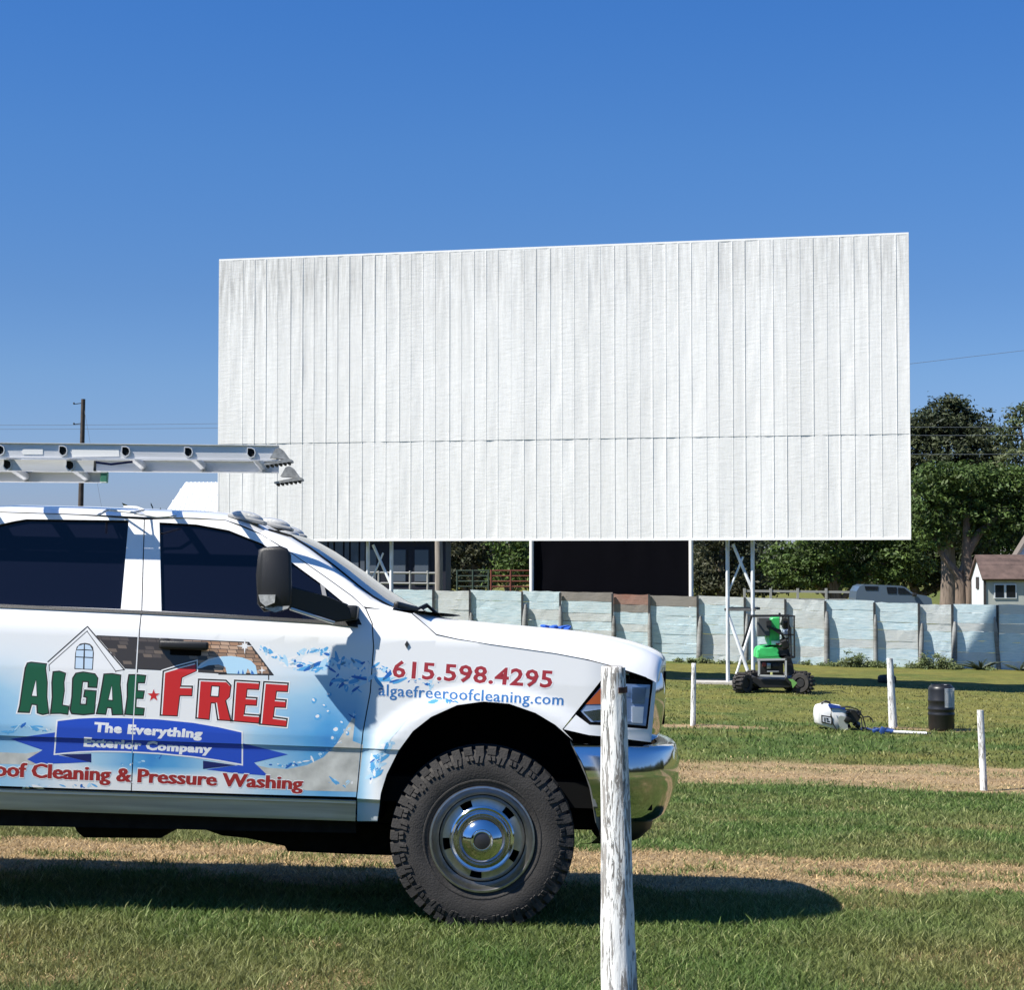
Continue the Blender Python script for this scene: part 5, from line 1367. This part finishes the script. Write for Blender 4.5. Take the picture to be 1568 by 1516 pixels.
# black barrier between two white poles
B0, B1 = ploc(814, 828, 61.2), ploc(1058, 828, 61.2); g0 = gz(3, 61.2)
bar_t = thing('black_barrier', 'tall black tarp panel stretched between two white poles above the fence', 'barrier', ((B0.x + B1.x) / 2, 61.2, g0))
bm = bmesh.new(); hx = (B1.x - B0.x) / 2; rows = []
for i in range(13):
    rows.append([Vector((lerp(-hx, hx, j / 24), .06 + .03 * mnoise.noise(Vector((j * .5, i * .4, 3))), lerp(0.2, 5.6, i / 12))) for j in range(25)])
grid(bm, rows); bmesh.ops.solidify(bm, geom=bm.faces[:], thickness=.02); recalc(bm); finish(bm, 'tarp', mat('black_tarp', (.006, .006, .011), .85, spec=.15), bar_t, 60)
for x in (-hx, hx):
    bm = bmesh.new(); tube(bm, [(x, 0, -.1), (x, 0, 5.7)], .075, 10); finish(bm, 'pole', mat('pole_white', (.78, .78, .77), .5), bar_t, 60)

# long dark building with pale metal roof
bY = 72.0; bx0_, bx1_ = ploc(238, 820, bY).x, ploc(692, 820, bY).x; bg_ = gz((bx0_ + bx1_) / 2, bY)
ze = CAM_Z + (860 - 822) / F * bY; zr = CAM_Z + (860 - 738.5) / F * (bY + 3.2)
bld = thing('metal_roof_building', 'dark walled building with white ribbed metal roof behind the screen', 'building', ((bx0_ + bx1_) / 2, bY, bg_))
hw = (bx1_ - bx0_) / 2
M_navy = mat('navy_siding', (.014, .016, .030), .7); M_grsid = mat('grey_blue_siding', (.085, .105, .135), .6, var=.2, vscale=2); M_proof = mat('white_roof_metal', (.66, .67, .68), .45, var=.08, vscale=3)
bm = bmesh.new(); box(bm, (0, 3.2, (ze - bg_) / 2), (2 * hw - .5, 6.2, ze - bg_)); finish(bm, 'wall', M_navy, bld)
bm = bmesh.new(); xs = ploc(470, 860, bY).x - bld.location.x; xe_ = ploc(561, 860, bY).x - bld.location.x
for k in range(26): x = lerp(-hw + .3, xe_, (k + .5) / 26); box(bm, (x, .03, (ze - bg_) / 2), ((xe_ + hw - .3) / 26 * (.55 if k % 2 else .98), .10 if k % 2 else .06, ze - bg_))
finish(bm, 'siding', M_grsid, bld)
for p0, p1 in ((602, 621), (635, 656), (566, 576)):
    a, b = ploc(p0, 842, bY), ploc(p1, 891, bY); bm = bmesh.new(); box(bm, ((a.x + b.x) / 2 - bld.location.x, .07, (a.z + b.z) / 2 - bg_), (b.x - a.x, .08, a.z - b.z), None, 0, .01); box(bm, ((a.x + b.x) / 2 - bld.location.x, .08, (a.z + b.z) / 2 - bg_), (b.x - a.x + .12, .05, a.z - b.z + .12), None, 1)
    finish(bm, 'door', [mat('door_grey', (.10, .125, .16), .5), M_navy], bld)
# hipped roof
rz0, rz1 = ze - bg_, zr - bg_; rxa = ploc(284, 740, bY + 3.2).x - bld.location.x
bm = bmesh.new(); E = [(-hw - .2, -.3, rz0), (hw + .2, -.3, rz0), (hw + .2, 6.7, rz0), (-hw - .2, 6.7, rz0)]; RA, RB = (rxa, 3.2, rz1), (hw - 1.0, 3.2, rz1)
ev = [bm.verts.new(p) for p in E]; ra, rb = bm.verts.new(RA), bm.verts.new(RB)
for f in ((ev[0], ev[1], rb, ra), (ev[1], ev[2], rb), (ev[2], ev[3], ra, rb), (ev[3], ev[0], ra)): bm.faces.new(f)
n = 70
for k in range(n):
    x = lerp(-hw - .1, hw + .1, (k + .5) / n); top = Vector((x, 3.2, rz1)) if rxa <= x <= hw - 1 else None
    if top is None:
        t = (x + hw + .2) / (rxa + hw + .2) if x < rxa else (hw + .2 - x) / 1.2; top = Vector((x, lerp(-.3, 3.2, t), lerp(rz0, rz1, t)))
    bot = Vector((x, -.3, rz0)); bar(bm, bot + Vector((0, 0, .01)), top + Vector((0, 0, .01)), .05, .02)
recalc(bm); finish(bm, 'roof', M_proof, bld)
M_rail = mat('pipe_grey', (.30, .30, .28), .5)
rl = thing('deck_railing', 'grey pipe railing in front of the dark building doors', 'railing', (ploc(620, 890, 69).x, 69, gz(-4, 69)))
def rloc(px, py, Y=69.0): return P(px, py, Y) - rl.location
for py in (877, 893):
    bm = bmesh.new(); tube(bm, [rloc(552, py), rloc(672, py + 1)], .04, 8); finish(bm, 'rail', M_rail, rl, 60)
for px in (554, 580, 628, 655): bm = bmesh.new(); a = rloc(px, 874); tube(bm, [(a.x, a.y, 0), a], .045, 8); finish(bm, 'baluster', M_rail, rl, 60)
c = ploc(672, 900, 66); wp_ = thing('wooden_pole', 'bare grey wooden pole behind the fence beside the dark building', 'pole', (c.x, 66, gz(c.x, 66)))
bm = bmesh.new(); tube(bm, [(0, 0, -.1), (0, 0, 3), (-.03, 0, 5.2)], [.15, .14, .13], 12); finish(bm, 'shaft', mat('old_pole_wood', (.24, .21, .18), .85, var=.3, vscale=6, stretch=(2, 2, .3)), wp_, 60)
bm = bmesh.new(); tube(bm, [(-.9, -.2, 0.9), (-.45, -.1, 1.6), (-.05, 0, 2.1)], .05, 8); finish(bm, 'stay', M_under, wp_, 60)
# gates
def gate(label, pa, pb, m, Y=86):
    a, b = ploc(pa, 874, Y), ploc(pb, 874, Y); g = gz(a.x, Y); ht = a.z - g
    o = thing('pipe_gate', label, 'gate', ((a.x + b.x) / 2, Y, g), 0, 'farm gates behind the fence'); h = (b.x - a.x) / 2
    bm = bmesh.new()
    for k in range(6): z = lerp(ht - 1.25, ht, k / 5); tube(bm, [(-h, 0, z), (h, 0, z)], .035, 6)
    finish(bm, 'bars', m, o, 60)
    bm = bmesh.new()
    for x in (-h, 0, h): tube(bm, [(x, 0, ht - 1.3 if x == 0 else 0), (x, 0, ht + .04)], .045, 6)
    finish(bm, 'uprights', m, o, 60)
gate('dark green pipe gate behind the fence, left of the red gate', 700, 748, mat('gate_green', (.035, .06, .045), .6)); gate('rusty red pipe gate seen above the fence under the screen', 752, 812, mat('gate_red', (.17, .045, .03), .6))
# rail fence at the tree edge
rf = thing('rail_fence', 'grey two rail wooden fence along the dark tree edge', 'fence', (ploc(1250, 905, 98).x, 98, gz(15, 98)))
def rfl(px, py): return P(px, py, 98) - rf.location
for px in (1140, 1180, 1221.5, 1265, 1310): a = rfl(px, 901); bm = bmesh.new(); box(bm, (a.x, 0, a.z / 2), (.12, .12, a.z)); finish(bm, 'post', M_rail, rf)
for py in (906, 918): bm = bmesh.new(); bar(bm, rfl(1138, py - 1), rfl(1312, py + 1), .05, .12); finish(bm, 'rail', M_rail, rf)
# utility pole + wires
c = ploc(125, 770, 88); up = thing('utility_pole', 'tall dark utility pole rising behind the pickup ladder', 'utility pole', (c.x, 88, gz(c.x, 88)))
bm = bmesh.new(); tp = P(127.5, 611, 88) - up.location; tube(bm, [(-.12, 0, -.2), tp * .5 + Vector((-.06, 0, 0)), tp], [.17, .13, .10], 10); finish(bm, 'shaft', mat('pole_dark_wood', (.055, .042, .035), .85, var=.3, vscale=5), up, 60)
for py in (617, 648):
    bm = bmesh.new(); a = P(127, py, 88) - up.location; tube(bm, [a, a + Vector((-.40, -.15, -.07))], .022, 6); lathe(bm, [(.03, 0), (.045, .05), (.02, .10)], a + Vector((-.4, -.15, -.08)), (0, 0, 1), 8, 0, True, True); finish(bm, 'insulator', M_mblk, up, 50)
M_wire = mat('wire_grey', (.10, .12, .15), .7)
def wire(label, p, q, sag, r=.009, grp='power lines'):
    bm = bmesh.new(); pts = []
    for k in range(25): t = k / 24; v = p.lerp(q, t); v.z -= sag * 4 * t * (1 - t); pts.append(v)
    tube(bm, pts, r, 5); o = finish(bm, 'power_line', M_wire, None, 60); tag(o, label, 'power line', grp)
wire('thin wire across the sky by the utility pole, upper of two', P(-700, 640, 86), P(700, 640, 92), .35); wire('thin wire across the sky by the utility pole, lower of two', P(-700, 652, 86), P(700, 650, 92), .2)
wire('guy wire slanting down from the dark utility pole', P(128, 622, 88), P(165, 830, 86), 0, .008)
wire('single wire rising over the tree tops right of the screen', P(1180, 582, 84), P(1760, 514, 84), -.0, .010)
for py, l in ((650.5, 'highest'), (663, 'middle'), (692, 'lowest')): wire(f'{l} of three wires crossing in front of the dark tree crown', P(1250, py + 2, 92), P(1800, py - 1, 92), .1, .010)

# ------------------------------------------------------------------ trees
M_leaf = attr_mat('tree_leaves', .6, .25, None, 0, .3); M_bark = mat('tree_bark', (.16, .125, .10), .95, var=.35, vscale=3, stretch=(3, 3, .5), bump=.6, bscale=8)
def leaf_mesh(blobs, dens, size, pal, seed, name='crown'):
    """blobs: centre, radii (3); leaf clusters scattered through each blob, thinner towards the middle"""
    rg = np.random.default_rng(seed); VV = []; CC = []
    for (c, rad) in blobs:
        c = np.array(c); rad = np.array(rad); area = (rad[0] * rad[1] + rad[0] * rad[2] + rad[1] * rad[2]) * 4
        ncl = max(10, int(area * dens / 26))
        d = rg.normal(size=(ncl, 3)); d /= np.linalg.norm(d, axis=1)[:, None]
        rr = rg.random(ncl) ** .35; rr = np.where(rg.random(ncl) < .14, rr * 1.15, rr)
        cl = c + d * rr[:, None] * rad
        hue = rg.random((ncl, 1)); base = pal[0] * (1 - hue) + pal[1] * hue; base = base * (.65 + .7 * rg.random((ncl, 1)))
        m = 26; cs = size * 2.4 * (.6 + .8 * rg.random((ncl, 1, 1)))
        off = rg.normal(size=(ncl, m, 3)) * cs * np.array((1.15, 1.15, .55)) * .6
        off[..., 2] -= .12 * np.abs(off[..., 0]) + .1 * np.abs(off[..., 1])
        p = (cl[:, None, :] + off).reshape(-1, 3); n = len(p)
        nrm = rg.normal(size=(n, 3)) * .75 + np.repeat(d, m, 0) * .5 + np.array((0, 0, .75)); nrm /= np.linalg.norm(nrm, axis=1)[:, None]
        t = np.cross(nrm, rg.normal(size=(n, 3))); t /= np.linalg.norm(t, axis=1)[:, None]; b = np.cross(nrm, t)
        s = (size * (.5 + .8 * rg.random((n, 1))))
        q = np.stack([p - t * s, p + b * s * .42 - t * s * .1, p + t * s, p - b * s * .42 - t * s * .1], 1)
        col = np.repeat(base, m, 0) * (.8 + .4 * rg.random((n, 1)))
        VV.append(q.reshape(-1, 3)); CC.append(np.repeat(col, 4, 0))
    V = np.concatenate(VV); C = np.concatenate(CC); n = len(V) // 4
    return np_mesh(name, V, np.arange(n * 4).reshape(-1, 4), 4, C)
def tree(label, base_px, Y, blobs_px, pal, seed, trunk=((0, 0), (0, .5)), tr=.35, dens=75, size=.15, grp='trees behind the fence', limbs=5):
    bx = P(base_px, 900, Y).x; g = gz(bx, Y); o = thing('tree', label, 'tree', (bx, Y, g), 0, grp); s = Y / F; blobs = []
    for (px, py, rx, ry) in blobs_px:
        c = P(px, py, Y) - o.location; blobs.append(((c.x, (random.random() - .5) * rx * s * .8, c.z), (rx * s, rx * s * .9, ry * s)))
    me = leaf_mesh(blobs, dens, size, pal, seed); finish_mesh(me, 'crown', M_leaf, o)
    bm = bmesh.new(); rs = random.Random(seed); zt = max(b[0][2] for b in blobs)
    tube(bm, [(0, 0, -.3), (.05, 0, zt * .2), (-.05, .05, zt * .45), (.1, 0, zt * .8)], [tr * 1.35, tr, tr * .8, tr * .3], 10)
    for k in range(min(limbs, len(blobs))):
        c = Vector(blobs[k][0]); z0 = zt * rs.uniform(.15, .4); m = Vector((c.x * .5, c.y * .5, lerp(z0, c.z, .6))); tube(bm, [(0, 0, z0), m, c], [tr * .6, tr * .42, tr * .15], 7)
    finish(bm, 'trunk', M_bark, o, 60); return o
PD = (np.array((.030, .042, .020)), np.array((.062, .074, .032))); PG = (np.array((.048, .085, .020)), np.array((.085, .130, .030))); PO = (np.array((.060, .085, .035)), np.array((.105, .120, .050))); PB = (np.array((.040, .048, .026)), np.array((.085, .085, .045)))
tree('tallest dark tree, its rounded top rising just right of the screen', 1452, 122, [(1455, 640, 46, 36), (1425, 655, 40, 30), (1490, 655, 36, 34), (1400, 680, 40, 45), (1450, 700, 70, 55), (1510, 700, 40, 50), (1440, 770, 70, 60), (1380, 760, 40, 50), (1500, 780, 60, 60), (1462, 618, 22, 20)], PD, 1, tr=.5, size=.17)
tree('paler loose tree with sky showing through, at the right edge', 1590, 116, [(1560, 640, 24, 20), (1600, 640, 45, 35), (1548, 672, 26, 28), (1580, 700, 45, 45), (1630, 700, 50, 60), (1545, 730, 30, 40), (1600, 770, 60, 50)], PO, 2, dens=42, size=.16)
fr = tree('broad fresh green tree with a forked bare trunk beside the small shed', 1476, 100, [(1430, 735, 42, 26), (1480, 730, 50, 28), (1530, 740, 45, 30), (1575, 745, 45, 34), (1420, 775, 34, 30), (1465, 785, 50, 34), (1520, 785, 50, 36), (1570, 795, 40, 36), (1428, 815, 30, 24), (1535, 825, 30, 22), (1555, 845, 18, 14)], PG, 3, tr=.1, dens=90, size=.14, limbs=0)
bm = bmesh.new()
def fl(px, py, y=0): p = P(px, py, 100) - fr.location; return Vector((p.x, y, p.z))
def spine(pts, rr): tube(bm, [fl(*p) for p in pts], rr, 12)
spine([(1472, 1000), (1472, 915), (1471, 895), (1466, 878), (1452, 862), (1440, 845), (1425, 800)], [.5, .34, .30, .24, .18, .14, .08]); spine([(1483, 1000), (1483, 915), (1484, 880), (1480, 850), (1480, 800), (1490, 740)], [.5, .36, .33, .26, .2, .1]); spine([(1468, 880), (1473, 872), (1478, 858)], [.14, .14, .14]); spine([(1479, 850), (1500, 815), (1530, 790)], [.25, .2, .1])
finish(bm, 'limb', mat('brown_bark', (.16, .118, .09), .95, var=.4, vscale=2.5, stretch=(3, 3, .4), bump=.6, bscale=6), fr, 60)  # brown bark of the forked trunk and its limbs
tree('low bushy tree under the right end of the screen', 1280, 104, [(1200, 862, 40, 32), (1250, 845, 45, 30), (1310, 850, 50, 30), (1370, 850, 45, 28), (1230, 880, 45, 22), (1290, 880, 45, 22), (1350, 880, 40, 20), (1400, 868, 30, 24), (1270, 800, 60, 30), (1360, 810, 60, 30)], PG, 4, dens=80, size=.14)
tree('brownish shaded tree seen between the truss legs', 1105, 108, [(1095, 860, 36, 40), (1130, 850, 30, 40), (1080, 895, 30, 25), (1120, 895, 40, 22), (1165, 880, 28, 34), (1100, 800, 60, 40)], PB, 5)
tree('dark shaded tree behind the two pipe gates, left part', 725, 104, [(700, 850, 34, 34), (740, 845, 34, 36), (720, 890, 40, 22), (725, 800, 60, 34), (680, 870, 30, 30)], PB, 6)
tree('greener tree directly behind the red pipe gate', 782, 98, [(785, 860, 24, 20), (765, 880, 20, 16), (800, 850, 26, 24), (805, 885, 24, 18), (780, 820, 40, 26), (830, 860, 30, 34)], PG, 7, tr=.2, size=.13)
tree('dark tree filling the gap behind the broad green tree', 1400, 135, [(1380, 860, 50, 40), (1430, 870, 50, 36), (1500, 870, 60, 36), (1340, 860, 50, 36), (1560, 860, 50, 50), (1240, 870, 60, 34), (1180, 870, 50, 40), (1450, 820, 80, 50), (1540, 800, 80, 60)], PD, 8, dens=55, size=.2)
tree('dark tree behind the black barrier, mostly hidden', 940, 120, [(860, 860, 60, 50), (930, 840, 70, 60), (1010, 860, 60, 50), (640, 860, 60, 40), (760, 855, 70, 45), (1080, 870, 50, 45)], PD, 9, dens=45, size=.2)
def treeline():
    rg = random.Random(3); bl = []
    for k in range(420):
        a = lerp(-1.25, 5.03, k / 419); back = a > 1.25; Rr = (110 if back else 330) + rg.uniform(-25, 25) * (.4 if back else 1); X = math.sin(a) * Rr; Y = math.cos(a) * Rr; h = rg.uniform(3.2, 6.0) * (1.25 if back else 1)
        bl.append(((X, Y, gz(X, Y) + h * .9), (rg.uniform(5, 8), 5, h)))
    o = finish_mesh(leaf_mesh(bl, 2.2, .8, PD, 12, 'far_woods'), 'far_woods', M_leaf); o['kind'] = 'stuff'; o['label'] = 'low dark line of far woods'; o['category'] = 'woods'
treeline()

# ------------------------------------------------------------------ shed, house, parked pickup
M_wallw = mat('shed_white', (.62, .65, .66), .7, var=.1, vscale=1.5); M_wall_shaded = mat('shed_wall_shaded', (.40, .42, .38), .75, var=.12, vscale=1.5); M_shing = mat('brown_shingles', (.095, .062, .052), .9, var=.35, vscale=2.2); M_fascia = mat('fascia_dark', (.04, .035, .035), .8); M_pane = mat('house_glass', (.01, .012, .016), .08)  # grey of the shed's front wall is tree shade put into the colour
sY = 93.0; sc_ = sY / F; s0 = P(1507, 925, sY); sg = gz(s0.x, sY); shed = thing('small_shed', 'small white shed with shade-greyed front, brown shingle roof and double window behind the fence', 'shed', (s0.x, sY, sg))
ze_ = P(1507, 883, sY).z - sg; zr_ = P(1507, 849.5, sY + 1.25).z - sg; wd, dp = 5.2, 2.5
bm = bmesh.new(); prism_pts = [(0, 0), (wd, 0), (wd, ze_), (0, ze_)]; prism(bm, prism_pts, 0, .12); finish(bm, 'front_wall', M_wall_shaded, shed)
bm = bmesh.new(); v = [bm.verts.new(p) for p in ((0, .02, 0), (0, dp, 0), (0, dp, ze_), (0, dp / 2, zr_ - .1), (0, .02, ze_))]; bm.faces.new(v); w = [bm.verts.new((wd, p.co.y, p.co.z)) for p in v]; bm.faces.new(w); bm.faces.new((v[1], w[1], w[2], v[2])); recalc(bm); finish(bm, 'gable_wall', M_wallw, shed)
bm = bmesh.new()
for (y0, z0_), (y1, z1_) in (((-.25, ze_ - .12), (dp / 2, zr_)), ((dp / 2, zr_), (dp + .25, ze_ - .12))):
    vs = [bm.verts.new(p) for p in ((-.12, y0, z0_), (wd + .2, y0, z0_), (wd + .2, y1, z1_), (-.12, y1, z1_))]; bm.faces.new(vs)
bmesh.ops.remove_doubles(bm, verts=bm.verts[:], dist=1e-3); recalc(bm); bmesh.ops.solidify(bm, geom=bm.faces[:], thickness=.12)
finish(bm, 'roof', M_shing, shed)
bm = bmesh.new(); box(bm, (wd / 2, -.03, ze_ - .12), (wd + .1, .05, .14)); box(bm, (.04, -.02, ze_ / 2), (.10, .06, ze_)); finish(bm, 'trim', M_fascia, shed)
for p0, p1 in ((1523.5, 1537), (1540.5, 1554.5)):
    a, b = P(p0, 896, sY) - shed.location, P(p1, 915, sY) - shed.location; bm = bmesh.new(); box(bm, ((a.x + b.x) / 2, -.02, (a.z + b.z) / 2), (b.x - a.x + .12, .05, a.z - b.z + .12), None, 0); wf = finish(bm, 'window', M_wallw, shed)
    bm = bmesh.new(); box(bm, ((a.x + b.x) / 2, -.045, (a.z + b.z) / 2), (b.x - a.x, .02, a.z - b.z)); finish(bm, 'pane', M_pane, wf)
a = P(1493, 893, sY) - shed.location; bm = bmesh.new(); box(bm, (-.02, 1.2, a.z), (.06, .5, .6)); finish(bm, 'vent', M_fascia, shed)
hY = 97.6; h0 = P(1559, 925, hY); hg = gz(h0.x, hY); house = thing('white_house', 'white gabled house cut off by the right edge of the picture', 'house', (h0.x, hY, hg))
wd, dp = 6.5, .8; ze_ = P(1561, 852, hY).z - hg; zr_ = ze_ + 5.2
bm = bmesh.new(); prism(bm, [(0, 0), (wd, 0), (wd, ze_), (wd / 2, zr_ - .25), (0, ze_)], 0, dp); recalc(bm); box(bm, (wd / 2 + .6, dp + 3.6, ze_ / 2 + .3), (wd - 1.2, 7, ze_ + .6)); finish(bm, 'wall', mat('house_white', (.72, .73, .74), .7), house)
bm = bmesh.new(); k = (zr_ - ze_) / (wd / 2)
for q in ([(-.45, ze_ - .45 * k), (-.45, ze_ - .45 * k + .22), (wd / 2, zr_ + .22), (wd / 2, zr_)], [(wd + .45, ze_ - .45 * k), (wd + .45, ze_ - .45 * k + .22), (wd / 2, zr_ + .22), (wd / 2, zr_)]): prism(bm, q, -.12, dp + .02)
recalc(bm); finish(bm, 'roof', mat('house_roof', (.15, .13, .12), .85), house)
bm = bmesh.new(); box(bm, (wd / 2, -.03, ze_ + .6), (1.0, .06, 1.3)); wf = finish(bm, 'window', M_wallw, house); bm = bmesh.new(); box(bm, (wd / 2, -.055, ze_ + .6), (.8, .03, 1.1)); finish(bm, 'pane', M_pane, wf)

vY = 88.0; v0 = P(1368, 925, vY); vg = gz(v0.x, vY); pk = thing('parked_pickup', 'grey blue pickup with canopy parked beyond the fence under the trees', 'pickup truck', (v0.x, vY, vg))
def z8(X, Y): p = P(1260 + X / 5.05, 800 + Y / 5.05, vY); return (p.x - pk.location.x, p.z - vg)
zbase = z8(0, 480)[1] - 1.85
M_car = mat('car_grey_blue', (.085, .12, .165), .35, coat=.5); wl_ = z8(300, 0)[0] + .55; wr_ = z8(770, 0)[0]
bm = bmesh.new(); body_pts = [z8(255, 585), z8(262, 532), z8(285, 495), z8(318, 482), z8(432, 484), z8(440, 490), z8(500, 488), z8(610, 492), z8(645, 505), z8(705, 552), z8(800, 568), z8(838, 588), z8(846, 625)]
lowz = vg * 0 + max(.3, zbase + .45); prism(bm, body_pts + [(body_pts[-1][0] + .02, lowz), (body_pts[0][0], lowz)], 0, 1.8); recalc(bm); finish(bm, 'body', M_car, pk)
for q in ([(322, 494), (428, 496), (424, 524), (330, 524)], [(492, 500), (570, 502), (570, 552), (500, 550)], [(580, 504), (628, 508), (688, 556), (582, 554)]):
    bm = bmesh.new(); pts = [z8(*p) for p in q]; prism(bm, pts, -.02, .0); recalc(bm); finish(bm, 'window', M_pane, pk); bm = bmesh.new(); prism(bm, pts, 1.8, 1.82); recalc(bm); finish(bm, 'window', M_pane, pk)
for x in (wl_, wr_):
    for y in (-.02, 1.6): bm = bmesh.new(); lathe(bm, [(.001, 0), (.2, 0), (.3, .02), (.36, .03), (.36, .2), (.001, .2)], (x, y, lowz - .08 + .0), (0, 1, 0), 20); recalc(bm); finish(bm, 'wheel', M_rub, pk, 40)
bm = bmesh.new(); box(bm, (z8(700, 0)[0], -.12, z8(0, 560)[1]), (.2, .16, .16), None, 0, .03); finish(bm, 'side_mirror', M_mblk, pk)
pk.location.z += 0

# ------------------------------------------------------------------ weeds along the fence
def weeds():
    bl = []; rg = random.Random(6)
    for k in range(64):
        px = (rg.gauss(1312, 22) if k < 18 else rg.gauss(1425, 20) if k < 34 else rg.uniform(1015, 1640)) if k < 58 else rg.uniform(300, 1015); X = fx(px); Y = FY - .35 - rg.random() * .5; h = rg.uniform(.03, .14) * (2.6 if 1290 < px < 1330 or 1405 < px < 1445 else 1)
        bl.append(((X, Y, gz(X, Y) + h * .6), (rg.uniform(.1, .3), .15, h)))
    o = finish_mesh(leaf_mesh(bl, 55, .045, (PO[0] * 1.6, PO[1] * 1.7), 15, 'weeds'), 'weeds', M_leaf); o['kind'] = 'stuff'; o['label'] = 'straggly green weeds along the foot of the fence'; o['category'] = 'weeds'
weeds()
M_spike = mat('spiky_leaf', (.03, .045, .03), .6)
for px, l in ((1491, 'dark spiky plant at the fence foot, left of two'), (1551, 'dark spiky plant at the fence foot, right of two')):
    x = fx(px); y = FY - .7; o = thing('spiky_plant', l, 'plant', (x, y, gz(x, y)), 0, 'spiky plants at the fence foot'); bm = bmesh.new(); rg = random.Random(int(px))
    for k in range(11):
        a = rg.random() * 6.28; le = rg.uniform(.35, .75); up_ = rg.uniform(.5, 1.1); d = Vector((math.cos(a), math.sin(a) * .6, up_)).normalized()
        p = [d * le * t + Vector((math.cos(a) * .25 * t * t, 0, -.25 * t * t * le)) for t in (0, .35, .7, 1)]; tube(bm, p, [.03, .045, .03, .004], 4)
    finish(bm, 'leaves', M_spike, o)
